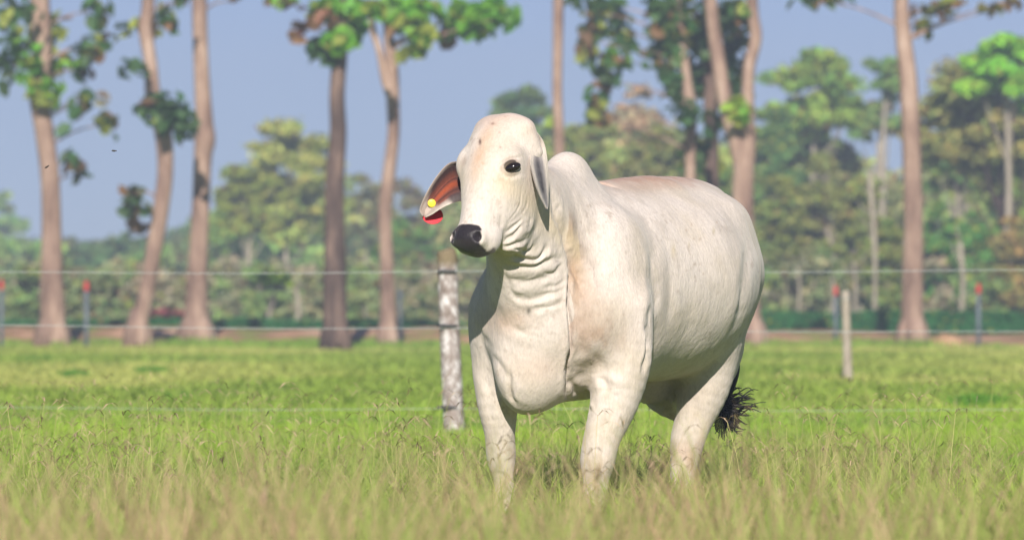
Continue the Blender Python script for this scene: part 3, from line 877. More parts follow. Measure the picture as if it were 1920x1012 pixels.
tag(mesh_np('ground', GV, GQ, M['pasture']), kind='structure')

# reddish earth bank along the foot of the trees
M['earth'] = noise_mat('red_earth', [(0.40, (0.20, 0.26, 0.05)), (0.47, (0.28, 0.17, 0.09)), (0.56, (0.46, 0.26, 0.16)), (0.68, (0.62, 0.42, 0.29))], scale=0.7, detail=8, bump=0.8, bscale=5)
xs = np.linspace(-45, 45, 360); q = np.linspace(0, 1, 14)
BV = []
for x in xs:
    hgt = 0.22 + 0.16 * vnoise(np.array([x * 0.45, 0, 0]), 5) + 0.05 * vnoise(np.array([x * 2.1, 0, 0]), 6)
    if x > 4.5: hgt *= 0.75
    for a in q:
        y = 108.6 + 0.6 * vnoise(np.array([x * 0.4, 3, 0]), 7) + a * 7
        BV.append((x, y, -0.02 + hgt * math.sin(min(a * 2.2, 1) * math.pi / 2) * (1 if a < 0.8 else (1 - a) / 0.2) + 0.04 * (hash3(np.array([x, a, 1.0]), 2) - .5)))
n_ = len(q); ii, jj = np.meshgrid(np.arange(len(xs) - 1), np.arange(n_ - 1), indexing='ij')
BQ = np.stack([ii * n_ + jj, (ii + 1) * n_ + jj, (ii + 1) * n_ + jj + 1, ii * n_ + jj + 1], -1).reshape(-1, 4)
tag(mesh_np('dirt_bank', np.array(BV), BQ, M['earth']), kind='structure')

# low wooded hills on the horizon
M['hill'] = noise_mat('hill_forest', [(0.35, (0.035, 0.06, 0.03)), (0.65, (0.09, 0.12, 0.05))], scale=0.05, detail=8, bump=0.8, bscale=0.08)
def hills(x0, x1, y0, top, seed, peak):
    xs = np.linspace(x0, x1, 90); q = np.linspace(0, 1, 12); VV_ = []
    for x in xs:
        a0 = (x - x0) / (x1 - x0)
        h = top * (0.35 + 0.65 * math.exp(-((a0 - peak) / 0.22) ** 2)) * (0.75 + 0.5 * vnoise(np.array([x * 0.012, 0, 0]), seed)) + 1.5 * vnoise(np.array([x * 0.18, 0, 0]), seed)
        for a in q: VV_.append((x, y0 + a * 200, h * math.sin(a * math.pi) - 1))
    n = len(q); i, j = np.meshgrid(np.arange(len(xs) - 1), np.arange(n - 1), indexing='ij')
    Qh = np.stack([i * n + j, (i + 1) * n + j, (i + 1) * n + j + 1, i * n + j + 1], -1).reshape(-1, 4)
    tag(mesh_np('hills', np.array(VV_), Qh, M['hill']), kind='structure')
hills(-190, 150, 640, 11, 4, 0.42)

# ------------------------------------------------------------------ trees of the row
rng = np.random.default_rng(7)
def leaves(mb, centers, nrm, size, cols, aspect=0.62, bend=0.25):
    """one leaf = six points folded along the midrib"""
    n = len(centers)
    nrm = nrm / (np.linalg.norm(nrm, axis=1)[:, None] + 1e-9)
    r = rng.normal(size=(n, 3)); r[:, 2] -= 0.9
    ax = r - nrm * (r * nrm).sum(1)[:, None]; ax /= np.linalg.norm(ax, axis=1)[:, None] + 1e-9
    sd = np.cross(ax, nrm)
    L = size[:, None]; W = L * aspect * 0.5
    p = [centers - ax * L * .5, centers - ax * L * .18 + sd * W + nrm * L * bend * .5, centers + ax * L * .22 + sd * W * .85 + nrm * L * bend * .4, centers + ax * L * .5 - nrm * L * bend * .6,
         centers + ax * L * .22 - sd * W * .85 + nrm * L * bend * .4, centers - ax * L * .18 - sd * W + nrm * L * bend * .5]
    V = np.stack(p, 1).reshape(-1, 3)
    k = np.arange(n)[:, None] * 6
    Q = np.vstack([k + np.array([0, 1, 2, 3]), k + np.array([0, 3, 4, 5])])
    mb.add(V, Q, None, np.repeat(cols, 6, axis=0))

def leaf_cols(n, base, var=0.3, yellow=0.0, brown=0.0):
    c = np.array(base)[None, :] * (1 + (rng.random((n, 1)) - 0.5) * 2 * var)
    c[:, 0] *= 1 + (rng.random(n) - 0.5) * 0.4
    y = rng.random(n) < yellow; c[y] = np.array([0.26, 0.30, 0.045]) * (0.7 + 0.6 * rng.random((y.sum(), 1)))
    b = rng.random(n) < brown; c[b] = np.array([0.20, 0.11, 0.05]) * (0.6 + 0.8 * rng.random((b.sum(), 1)))
    return c
LG, DG, YG = (0.15, 0.36, 0.03), (0.05, 0.115, 0.028), (0.26, 0.38, 0.04)

def px_tree(name, label, cat, dist, trunk, clumps, bark, group=None, extra=None, crown_top=True, leafsize=0.26, wob=0.16):
    """trunk rows (u, v, width in px); extra limbs the same way; clumps (u, v, ru, rv, n, colour, yellow, brown)"""
    base = P(trunk[-1][0], trunk[-1][1], dist); base[2] = float(gz(base[0], dist)) - 0.05
    root = empty(name, base)
    tag(root, label, cat, group)
    S = dist / F
    mb = MB(); bnd = []
    def limb(rows, dd=0.0, seed=0):
        r3 = np.array([list(P(u, v, dist + dd)) + [w_ * 0.5 * S] for u, v, w_ in rows])
        c = catmull(r3, 7); mb.tube(c[:, :3], c[:, 3], 14, wob=wob, seed=seed + dist)
        return r3
    t0 = trunk[0]
    up = [(t0[0] + (t0[0] - trunk[1][0]) * 0.9, t0[1] - 260, t0[2] * 0.8), ] if crown_top else []
    rows = up + list(trunk[:-1]) + [trunk[-1]]
    u, v, w_ = trunk[-1]
    r3 = limb(rows, 0, 1)
    # root flare
    bz = base[2] - 0.1; bw = w_ * 0.5 * S
    for k in range(6):
        a = k * math.pi / 3 + rng.random() * .5
        p0 = np.array([base[0], base[1], base[2] + 0.75]); p1 = np.array([base[0] + math.cos(a) * bw * 0.7, base[1] + math.sin(a) * bw * 0.7, base[2] + 0.30]); p2 = np.array([base[0] + math.cos(a) * bw * 1.15, base[1] + math.sin(a) * bw * 1.15, bz])
        mb.tube([p0, p1, p2], [bw * 0.5, bw * 0.5, bw * 0.25], 8)
    for e in (extra or []): limb(e, rng.uniform(-.1, .1), 5)
    cl = MB(); has = False
    def clump(c, r, n, colr, yel, bro):
        nonlocal has
        has = True; n = max(4, int(n * 0.62))
        d = rng.normal(size=(n, 3)); d /= np.linalg.norm(d, axis=1)[:, None]
        rad = rng.random(n) ** 0.5 * (1 + 0.6 * rng.random(n) ** 3)
        ctr = c + d * rad[:, None] * r
        nr = d * 0.5 + rng.normal(size=(n, 3)) * 0.5 + np.array([0, -0.2, 0.55])
        leaves(cl, ctr, nr, leafsize * (0.8 + 0.8 * rng.random(n)), leaf_cols(n, colr, 0.35, yel, bro))
    for (cu, cv, ru, rv, n, colr, yel, bro) in clumps:
        c = P(cu, cv, dist + rng.uniform(-0.8, 0.6)); r = np.array([ru * S, max(ru, rv) * S * 0.7, rv * S])
        clump(c, r, n, colr, yel, bro)
        # a twig from the trunk to the clump
        zz = np.interp(cv, [q_[1] for q_ in rows], [q_[0] for q_ in rows]) if len(rows) > 1 else u
        tv = cv + abs(cu - zz) * 0.35
        ux = np.interp(min(tv, 600), [q_[1] for q_ in rows], [q_[0] for q_ in rows])
        a = P(ux, min(tv, 600), dist); mid = (a + c) / 2 + np.array([0, 0, 0.08])
        mb.tube(catmull([a, mid, c], 4), np.linspace(0.03, 0.008, 9), 6)
    if crown_top:   # the crown above the top edge of the photograph
        tp = r3[0][:3]
        for k in range(9):
            a = rng.random() * 6.28; rr = rng.uniform(0.4, 1.9)
            c = tp + np.array([math.cos(a) * rr, math.sin(a) * rr, rng.uniform(-0.1, 2.6)])
            clump(c, np.array([0.75, 0.75, 0.5]), 45, LG if rng.random() < .5 else DG, 0.1, 0.04)
            mb.tube(catmull([tp - np.array([0, 0, .5]), (tp + c) / 2, c], 4), np.linspace(0.05, 0.012, 9), 6)
    mb.build('trunk', bark, root)
    if has: cl.build('crown', M['leaf'], root, usecol=True, smooth=False)
    return root

GT = 'teak trees in a row along the far edge of the pasture'
px_tree('teak_tree', 'straight pale teak trunk at far left with leafy shoots up its stem', 'tree', 107,
        [(74, 0, 36), (78, 100, 34), (72, 170, 34), (84, 250, 34), (94, 330, 35), (97, 420, 36), (97, 520, 42), (98, 600, 48), (98, 648, 58)],
        [(20, 20, 45, 40, 60, DG, .1, .05), (5, 120, 25, 50, 30, DG, .1, .1), (30, 90, 30, 30, 30, LG, .3, 0), (85, 60, 35, 45, 55, YG, .4, .1), (60, 130, 30, 35, 45, LG, .3, 0), (105, 120, 35, 30, 50, LG, .4, .1), (85, 175, 26, 34, 45, LG, .6, 0),
         (178, 20, 26, 34, 40, DG, .25, .05), (165, 90, 30, 30, 45, DG, .3, .1), (200, 75, 22, 18, 16, DG, .3, .1), (150, 130, 22, 22, 26, DG, .1, .1), (155, 200, 24, 22, 30, DG, .1, .1), (202, 232, 20, 20, 26, DG, .4, .1), (188, 180, 8, 26, 8, (0.3, .26, .2), 0, .2),
         (140, 305, 22, 22, 24, DG, .2, .2), (150, 330, 14, 10, 12, DG, .1, .2), (115, 243, 16, 6, 6, DG, 0, 0)], M['bark'], GT)
px_tree('teak_tree', 'crooked teak trunk leaning right to left with a leaf tuft halfway up', 'tree', 106,
        [(278, 0, 26), (272, 50, 28), (282, 120, 24), (288, 190, 28), (306, 250, 30), (310, 320, 28), (302, 390, 29), (290, 460, 30), (276, 540, 32), (262, 610, 36), (258, 645, 46)],
        [(250, 50, 22, 24, 22, DG, .2, .1), (310, 45, 26, 30, 36, DG, .3, .15), (345, 5, 14, 10, 10, DG, 0, .2), (250, 135, 26, 18, 24, DG, .2, .1), (315, 215, 42, 38, 110, DG, .15, .05), (275, 205, 26, 20, 26, DG, .1, .1), (345, 240, 20, 26, 30, DG, .1, .1),
         (255, 360, 24, 8, 12, DG, .1, .1), (250, 395, 32, 28, 44, DG, .2, .25), (262, 425, 20, 12, 12, (0.2, 0.12, 0.05), .1, .4)], M['bark'], GT, crown_top=True)
px_tree('teak_tree', 'straight bare teak trunk third from the left edge, thickening to the root', 'tree', 108,
        [(374, 0, 28), (376, 80, 28), (379, 160, 30), (383, 230, 34), (384, 262, 40), (380, 300, 34), (376, 400, 34), (371, 500, 38), (368, 580, 44), (368, 648, 62)],
        [(440, 2, 10, 8, 5, (0.3, .2, .12), 0, .8)], M['bark'], GT)
px_tree('teak_tree', 'dark brown teak trunk topped by bright green leaves left of the cow', 'tree', 104,
        [(640, 40, 30), (637, 100, 32), (632, 180, 32), (634, 250, 33), (628, 330, 36), (627, 420, 38), (628, 500, 42), (628, 580, 46), (630, 645, 52)],
        [(515, 2, 26, 12, 20, LG, .3, .2), (560, 52, 12, 26, 14, (0.09, 0.05, 0.04), 0, .6), (600, 36, 24, 12, 16, (0.25, 0.12, 0.07), 0, .6), (620, 20, 44, 26, 70, LG, .4, 0), (650, 55, 36, 34, 90, (0.13, .33, .02), .2, 0), (640, 75, 26, 24, 40, (0.14, .36, .02), .1, 0),
         (600, 90, 26, 18, 36, DG, .1, 0), (618, 112, 12, 16, 14, DG, .1, 0), (690, 15, 30, 18, 40, LG, .3, .1)], M['dark_bark'], GT, leafsize=0.3)
px_tree('teak_tree', 'slender forked teak with a broad spray of bright leaves reaching right', 'tree', 107,
        [(728, 40, 18), (732, 90, 22), (736, 140, 24), (737, 190, 25), (738, 250, 24), (730, 320, 26), (722, 390, 27), (724, 470, 28), (727, 560, 30), (727, 642, 38)],
        [(745, 20, 40, 24, 70, LG, .3, 0), (770, 50, 30, 18, 40, DG, .2, .1), (790, 20, 40, 20, 50, LG, .2, 0), (800, 70, 24, 16, 26, LG, .5, .1), (842, 70, 16, 10, 12, (0.12, .07, .05), 0, .6), (870, 35, 40, 28, 80, (0.13, .32, .02), .15, 0), (915, 22, 34, 28, 70, (0.13, .34, .02), .1, 0), (950, 30, 24, 18, 36, LG, .1, 0), (895, 55, 26, 16, 30, LG, .2, 0), (776, 96, 20, 12, 16, LG, .4, 0), (760, 100, 14, 10, 8, YG, .6, 0)],
        M['bark'], GT, extra=[[(700, 10, 10), (698, 50, 14), (712, 100, 14), (722, 150, 16), (735, 185, 18)]], leafsize=0.3)
px_tree('teak_tree', 'thin pale trunk rising straight behind the hump of the cow', 'tree', 112,
        [(1047, 0, 20), (1046, 90, 20), (1045, 180, 20), (1048, 260, 21), (1050, 350, 22), (1050, 450, 24), (1050, 560, 26), (1050, 643, 34)],
        [(1045, 228, 18, 12, 18, YG, .5, 0), (1075, 5, 10, 12, 10, DG, 0, 0)], M['bark'], GT)
px_tree('teak_tree', 'leafy dark tree with hanging foliage, leftmost of the cluster behind the back', 'tree', 111,
        [(1268, 0, 22), (1276, 70, 22), (1286, 150, 24), (1296, 210, 26), (1294, 270, 22), (1294, 350, 24), (1294, 450, 26), (1294, 560, 28), (1294, 643, 34)],
        [(1110, 20, 26, 26, 34, DG, .15, .1), (1105, 75, 24, 38, 60, DG, .2, .3), (1140, 10, 30, 14, 26, DG, .2, .1), (1160, 60, 26, 40, 60, DG, .1, 0), (1150, 110, 20, 20, 30, LG, .3, 0), (1140, 150, 26, 34, 60, DG, .1, .2), (1118, 190, 26, 34, 56, DG, .15, .3), (1122, 222, 16, 14, 16, (0.16, .15, .04), .2, .3), (1178, 90, 14, 14, 14, DG, 0, 0),
         (1245, 40, 36, 50, 110, DG, .1, .15), (1245, 100, 34, 40, 90, DG, .05, .05), (1262, 160, 30, 40, 80, DG, .05, .05), (1280, 30, 30, 40, 60, DG, .3, .1), (1290, 215, 30, 26, 50, DG, .1, 0), (1300, 290, 24, 40, 60, (0.06, .13, .03), .2, .1), (1236, 10, 24, 18, 26, DG, .1, .1)], M['bark'], GT, leafsize=0.27)
px_tree('teak_tree', 'dark shaded trunk between the leafy tree and the forked trunk', 'tree', 113,
        [(1330, 0, 26), (1332, 100, 26), (1333, 200, 26), (1334, 300, 26), (1334, 400, 27), (1334, 520, 30), (1334, 643, 38)],
        [(1320, 60, 36, 60, 140, DG, .05, .02), (1310, 140, 30, 50, 100, DG, .05, .02), (1360, 30, 34, 40, 100, DG, .1, .02), (1375, 100, 34, 50, 130, DG, .05, .02), (1378, 170, 32, 46, 110, DG, .05, .02), (1345, 240, 30, 34, 40, DG, .05, .02), (1325, 300, 26, 34, 40, (0.06, .14, .03), .1, 0)], M['dark_bark'], GT, leafsize=0.27)
px_tree('teak_tree', 'forked teak whose two limbs join above the rump of the cow', 'tree', 106,
        [(1410, 0, 24), (1417, 70, 26), (1404, 130, 26), (1402, 200, 27), (1402, 270, 36), (1396, 320, 42), (1394, 400, 44), (1400, 500, 46), (1404, 580, 48), (1406, 650, 58)],
        [(1385, 200, 26, 14, 34, YG, .4, 0), (1390, 222, 20, 10, 16, LG, .4, 0), (1386, 20, 22, 22, 24, DG, .2, .2)],
        M['bark'], GT, extra=[[(1326, -60, 24), (1332, 0, 26), (1340, 70, 26), (1352, 150, 27), (1366, 220, 26), (1382, 275, 28), (1396, 330, 34)]])
px_tree('teak_tree', 'tall straight teak trunk standing alone at the right', 'tree', 107,
        [(1690, 0, 26), (1694, 70, 28), (1703, 150, 32), (1708, 240, 34), (1711, 330, 35), (1713, 420, 37), (1712, 510, 40), (1711, 590, 44), (1711, 654, 56)],
        [(1545, 2, 50, 10, 36, DG, .2, .3), (1755, 15, 34, 18, 40, (0.17, .17, .04), .4, .3), (1730, 50, 16, 20, 22, (0.17, .17, .04), .5, .2), (1855, 22, 18, 16, 16, (0.2, .18, .05), .3, .3), (1880, 8, 26, 10, 14, (0.24, .17, .07), .2, .5), (1790, 5, 20, 10, 14, (0.22, .13, .06), .1, .5)], M['bark'], GT)
# ------------------------------------------------------------------ vegetation beyond the row
def bushy(name, label, cat, dist, u, vtop, hw, hv, base_col, nleaf=2600, ncl=16, var=0.35, yellow=0.1, brown=0.02, leaf=0.34, trunk=True, tcol=None, shape='round', group=None, lean=0, vbase=None, twig=0.5):
    S = dist / F
    base = P(u + lean, HZ, dist); base[2] = float(gz(base[0], min(dist, 2000)))
    root = empty(name, base); tag(root, label, cat, group)
    ctop = P(u, vtop, dist); cc = P(u, vtop + hv, dist); R_ = np.array([hw * S, hw * S, hv * S])
    mb = MB(); cl = MB()
    nleaf = int(nleaf * 2.6); leaf *= 0.50; ncl = int(ncl * 2.0)
    per = max(4, nleaf // ncl)
    cs = []
    for k in range(ncl):
        for _ in range(40):
            d = rng.uniform(-1, 1, 3)
            if np.linalg.norm(d) < 1: break
        if shape == 'flat': d[2] = abs(d[2]) * 0.9 + 0.05 * rng.random(); d[0] *= 1 - 0.25 * d[2]
        if shape == 'column': d[0] *= 0.8
        c = cc + d * R_ * (0.95 + .18 * rng.random()) * np.array([1.05 - .35 * d[2], 1, 1])
        if c[2] < base[2] + 0.3: c[2] = base[2] + 0.3 + rng.random() * .5
        cs.append(c)
        r = R_.mean() * rng.uniform(0.12, 0.36) * np.array([rng.uniform(.9, 1.7), 1.0, rng.uniform(.45, .9)])
        dd = rng.normal(size=(per, 3)); dd /= np.linalg.norm(dd, axis=1)[:, None]
        ctr = c + dd * (rng.random(per) ** 0.5 * (1 + 0.35 * (rng.random(per) < .25) * rng.random(per)))[:, None] * r
        ctr[:, 2] = np.maximum(ctr[:, 2], base[2] + 0.05)
        nr = dd * 0.6 + rng.normal(size=(per, 3)) * 0.5 + np.array([0, -.1, .5])
        tone = np.array(base_col) * 1.5 * (1 + (rng.random() - 0.5) * 0.35) * np.array([1 + (rng.random() - .5) * .3, 1, 1])
        leaves(cl, ctr, nr, leaf * (0.5 + rng.random(per)), leaf_cols(per, tone, var, yellow, brown), aspect=0.7)
    tr = 0.03 + 0.012 * (ctop[2] - base[2])
    mid = base + (cc - base) * np.array([.6, .6, .55])
    top = cc + np.array([0, 0, R_[2] * 0.2])
    tp = catmull([base - np.array([0, 0, .1]), mid + rng.normal(size=3) * [0.15, .1, 0], top], 6)
    mb.tube(tp, np.linspace(tr, tr * 0.4, len(tp)), 9, wob=0.15)
    for c in cs:
        if rng.random() < twig:
            k = int(rng.uniform(0.35, 0.95) * (len(tp) - 1)); a = tp[k]
            mb.tube(catmull([a, (a + c) / 2 + np.array([0, 0, -.1 * R_[2]]), c], 3), np.linspace(tr * 0.28, tr * 0.06, 7), 5)
    mb.build('trunk', tcol or M['pale_bark'], root)
    cl.build('crown', M['far_leaf'], root, usecol=True, smooth=False)
    return root

OL, GR, BG_, TAN = (0.28, 0.31, 0.08), (0.16, 0.26, 0.06), (0.16, 0.32, 0.04), (0.40, 0.32, 0.20)
# left of the cow
bushy('tree', 'hazy green tree at the far left edge behind the teak row', 'tree', 330, 5, 345, 34, 80, GR, 1600, 12, leaf=0.6)
bushy('tree', 'tall olive tree behind the dark trunk, widest crown left of the cow', 'tree', 190, 545, 218, 82, 110, OL, 5200, 30, yellow=.25, brown=.05, leaf=0.36)
bushy('tree', 'yellow green tree left of and below the tall olive tree', 'tree', 185, 470, 300, 56, 70, (0.17, .20, .04), 2600, 16, yellow=.5, leaf=0.36)
bushy('tree', 'low green tree seen between the third trunk and the olive tree', 'tree', 200, 425, 370, 50, 80, GR, 1800, 14, leaf=0.4)
bushy('tree', 'greyish thin crowned tree right of the dark trunk', 'tree', 210, 690, 330, 45, 90, (0.13, .14, .06), 1300, 14, brown=.2, leaf=0.36)
bushy('tree', 'grey brown half bare tree between the slender fork and the head of the cow', 'tree', 215, 775, 335, 52, 80, (0.15, .14, .07), 1400, 16, brown=.25, leaf=0.36)
bushy('tree', 'bright green bushy tree beside the red ear tag', 'tree', 170, 770, 400, 56, 80, (0.09, .17, .04), 2000, 14, leaf=0.36)
bushy('small_tree', 'small sapling with a bright yellow green top and a leaning pale stem', 'tree', 122, 520, 505, 34, 16, (0.24, .38, .02), 420, 8, yellow=.2, leaf=0.16, lean=-38, twig=1)
# behind and right of the cow
bushy('tree', 'green tree with a rounded top between the head and the thin trunk', 'tree', 200, 985, 160, 56, 80, (0.09, .15, .05), 2600, 18, leaf=0.4)
bushy('tree', 'pale yellowish tree behind the hump of the cow', 'tree', 170, 1100, 230, 66, 100, (0.17, .20, .06), 2600, 18, yellow=.3, brown=.1, leaf=0.34)
bushy('tree', 'pinkish tan half bare tree right of the hanging dark leaves', 'tree', 190, 1195, 150, 50, 110, TAN, 1500, 18, brown=.3, leaf=0.30)
bushy('tree', 'yellow olive tree just above the back of the cow', 'tree', 165, 1235, 230, 60, 90, (0.17, .18, .06), 2200, 16, yellow=.2, brown=.1, leaf=0.32)
bushy('tree', 'broad layered tree with bright green upper layers left of the lone tall trunk', 'tree', 175, 1530, 95, 82, 90, (0.17, .27, .05), 3600, 22, yellow=.25, leaf=0.34, twig=.2)
bushy('tree', 'olive tan middle layer tree below the broad layered one', 'tree', 178, 1500, 190, 90, 110, (0.24, .24, .09), 4200, 18, brown=.2, leaf=0.34)
bushy('tree', 'slim tree with a small round green crown left of the lone tall trunk', 'tree', 185, 1662, 100, 40, 46, (0.12, .22, .05), 1300, 12, leaf=0.32, twig=.2)
bushy('tree', 'drooping green crown lower on the left side of the lone tall trunk', 'tree', 186, 1652, 178, 52, 46, (0.12, .20, .05), 1500, 12, leaf=0.32, twig=.2)
bushy('tree', 'large brownish green tree at the right edge with a dark trunk', 'tree', 150, 1850, 100, 110, 125, (0.20, .20, .06), 6500, 34, brown=.1, leaf=0.32, tcol=M['dark_bark'], lean=60)
bushy('tree', 'bright green crown in the top right corner of the picture', 'tree', 148, 1885, 62, 74, 70, (0.17, .36, .03), 3200, 18, yellow=.1, leaf=0.32, twig=.2)
bushy('tree', 'green tree right of the lone tall trunk under the brownish crown', 'tree', 160, 1790, 200, 60, 80, (0.08, .15, .04), 2200, 16, leaf=0.32)
bushy('tree', 'dark green column of leaves left of the two tiered tree', 'tree', 172, 1450, 200, 46, 110, (0.08, .15, .04), 2200, 18, yellow=.1, leaf=0.3)
# shrubs and young trees, right
k_ = 0
for (u, vt, hw, hv, d, colr, lab) in [
    (1460, 330, 50, 120, 150, (0.15, .18, .05), 'tall olive shrub just right of the rump'),
    (1545, 290, 56, 130, 155, (0.18, .19, .06), 'yellowish thicket tree below the two tiered crown'),
    (1615, 330, 50, 120, 150, (0.15, .17, .05), 'olive thicket tree left of the lone tall trunk'),
    (1660, 400, 40, 90, 145, (0.13, .17, .04), 'low rounded shrub touching the left side of the lone tall trunk'),
    (1760, 370, 50, 100, 150, (0.07, .20, .035), 'vivid green shrub right of the lone tall trunk'),
    (1840, 400, 56, 90, 148, (0.07, .18, .035), 'vivid green shrub in front of the dark trunk at right'),
    (1900, 390, 40, 110, 146, (0.19, .15, .05), 'rusty brown shrub at the right edge'),
    (1900, 300, 40, 90, 150, (0.11, .18, .03), 'yellow green leafy stem beside the dark trunk at right'),
    (1390, 300, 50, 130, 158, (0.12, .18, .05), 'olive green tree behind the fork of the teak'),
    (1320, 270, 46, 100, 160, (0.09, .18, .04), 'green tree behind the shaded trunks over the back')]:
    bushy('shrub', lab, 'shrub', d, u, vt, hw, hv, colr, 2600, 20, yellow=.2, brown=.06, leaf=0.27, shape='column')
# pale bare stems in the thicket
for (u0, v0, u1, v1, wd, d, lab) in [(1630, 320, 1640, 600, 12, 140, 'thin reddish bare stem in the thicket left of the lone tall trunk'),
                                      (1800, 455, 1802, 600, 13, 138, 'pale grey dead stem standing right of the lone tall trunk'),
                                      (1600, 490, 1600, 598, 8, 138, 'short pale stake like stem above the right hedge'),
                                      (1495, 500, 1495, 598, 7, 138, 'short grey stem behind the hedge near the rump'),
                                      (1560, 520, 1558, 598, 7, 139, 'grey stem above the hedge behind the weathered post'),
                                      (555, 540, 556, 610, 10, 138, 'short pinkish stump stem behind the hedge left of the dark trunk')]:
    r = empty('bare_tree', P(u1, HZ, d) * np.array([1, 1, 0])); tag(r, lab, 'bare tree')
    mb = MB(); S = d / F
    a, c = P(u0, v0, d), P(u1, HZ, d); c[2] = 0
    tp = catmull([a, (a + P(u1, v1, d)) / 2 + [0.06, 0, 0], P(u1, v1, d), c], 5)
    mb.tube(tp, np.linspace(wd * .35, wd * .55, len(tp)) * S, 8, wob=.2)
    mb.build('trunk', M['pale_bark'], r)
    for k in range(4):
        mb = MB()
        f = rng.uniform(0, .6); p = tp[int(f * (len(tp) - 1))]
        e = p + np.array([rng.uniform(-.5, .5), rng.uniform(-.3, .3), rng.uniform(.2, .6)])
        mb.tube([p, (p + e) / 2 + [0, 0, -.04], e], [wd * .18 * S, wd * .12 * S, wd * .05 * S], 5)
        mb.build('branch', M['pale_bark'], r)

# the far wood that reads as one mass: tree crowns side by side, behind everything
def wood(name, label, d0, d1, u0, u1, vt_fn, n, cols, leaf, seed):
    global rng
    keep = rng; rng = np.random.default_rng(seed)
    cl = MB(); tk = MB()
    for k in range(n):
        d = rng.uniform(d0, d1); S = d / F
        u = rng.uniform(u0, u1); vt = vt_fn(u) + rng.uniform(-6, 34)
        hgt = (HZ - vt) * S + CAMH
        top = P(u, vt, d)
        base = np.array([top[0], d, 0.0])
        rr = hgt * rng.uniform(0.20, 0.34)
        tone = np.array(cols[rng.integers(len(cols))]) * rng.uniform(1.25, 1.8)
        m = 9; 
        for q in range(m):
            z = rng.uniform(0.12, 0.95) * hgt
            c = np.array([top[0] + rng.uniform(-1, 1) * rr * (1.1 - .4 * z / hgt), d + rng.uniform(-1, 1) * rr, z])
            pn = 90
            dd = rng.normal(size=(pn, 3)); dd /= np.linalg.norm(dd, axis=1)[:, None]
            ctr = c + dd * (rng.random(pn) ** .5)[:, None] * rr * np.array([rng.uniform(.5, .95), .62, rng.uniform(.3, .55)])
            ctr[:, 2] = np.maximum(ctr[:, 2], 0.05)
            leaves(cl, ctr, dd * .6 + rng.normal(size=(pn, 3)) * .5 + [0, -.1, .4], leaf * .55 * (.5 + rng.random(pn)), leaf_cols(pn, tone * rng.uniform(.8, 1.2), .3, .06, .05), aspect=.8)
        if k % 2 == 0:
            tk.tube([base, base + [rng.uniform(-.3, .3), 0, hgt * .5], top - [0, 0, hgt * .2]], [hgt * .018, hgt * .014, hgt * .006], 6)
    mat2 = M['far_leaf']
    r = empty(name, (P((u0 + u1) / 2, HZ, d0)[0], d0, 0)); tag(r, label, 'woodland', kind='stuff')
    a = cl.build('foliage', mat2, r, usecol=True, smooth=False); a['kind'] = 'stuff'
    b2 = tk.build('trunks', M['pale_bark'], r); b2['kind'] = 'stuff'
    rng = keep
vl = lambda u: np.interp(u, [-400, 0, 60, 150, 250, 340, 420, 520, 600, 700, 800, 900, 1000], [430, 440, 452, 455, 440, 430, 400, 380, 390, 380, 400, 380, 340])
vr = lambda u: np.interp(u, [900, 1000, 1100, 1200, 1300, 1400, 1500, 1600, 1650, 1700, 1800, 1920, 2300], [330, 260, 260, 230, 260, 250, 270, 320, 340, 340, 300, 280, 260])
wood('woodland', 'hazy green woodland filling the distance left of the cow', 220, 330, -700, 1000, vl, 220, [GR, OL, (0.10, .13, .05), (0.07, .13, .04)], 0.6, 3)
wood('woodland', 'dense olive woodland filling the distance right of the cow', 180, 260, 900, 2300, vr, 190, [OL, (0.27, .30, .08), (0.19, .26, .07), (0.30, .30, .12), (0.22, .29, .07)], 0.5, 5)
vb = lambda u: np.interp(u, [-400, 400, 900, 1400, 2300], [505, 490, 485, 470, 470])
wood('undergrowth', 'low grey green scrub between the hedge and the woodland', 140, 172, -700, 2400, vb, 250, [(0.16, .19, .08), (0.19, .19, .10), (0.14, .20, .06), (0.24, .21, .14)], 0.26, 8)

# clipped dark hedges
def hedge(label, x0, x1, y0, hgt, dep, n, seed, parent=None):
    rg = np.random.default_rng(seed); cl = MB()
    x = rg.uniform(x0, x1, n); face = rg.random(n)
    top = hgt * (0.88 + 0.24 * vnoise(np.stack([x * .9, x * 0, x * 0], 1), seed))
    y = np.where(face < .65, y0 + rg.random(n) * .15, y0 + rg.random(n) * dep); z = np.where(face < .65, rg.random(n) * top, top - rg.random(n) * .1)
    nr = np.where((face < .65)[:, None], np.array([0, -1, .35]), np.array([0, -.2, 1])) + rg.normal(size=(n, 3)) * .5
    leaves(cl, np.stack([x, y, z], 1), nr, rg.uniform(.05, .13, n), leaf_cols(n, (0.03, 0.14, 0.04), .35, .03, .01), aspect=.7)
    r = empty('hedge', ((x0 + x1) / 2, y0 + dep / 2, 0)); tag(r, label, 'hedge')
    cl.build('foliage', M['far_leaf'], r, usecol=True, smooth=False)
    mb = MB()
    hx = np.linspace(x0, x1, int((x1 - x0) / .6))
    for k, xx in enumerate(hx):
        mb.tube([(xx, y0 + dep * .5, -.05), (xx + .05, y0 + dep * .5, hgt * .8)], [.025, .012], 5)
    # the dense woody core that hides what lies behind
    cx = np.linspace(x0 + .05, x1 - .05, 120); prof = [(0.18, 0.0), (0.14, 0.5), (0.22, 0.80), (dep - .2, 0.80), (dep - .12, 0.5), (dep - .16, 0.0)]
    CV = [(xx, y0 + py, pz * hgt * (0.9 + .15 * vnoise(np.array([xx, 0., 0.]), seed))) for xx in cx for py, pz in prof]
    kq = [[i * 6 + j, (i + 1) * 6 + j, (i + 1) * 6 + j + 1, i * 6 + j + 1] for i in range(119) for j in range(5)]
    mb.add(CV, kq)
    mb.build('branches', M['hedge_core'], r)
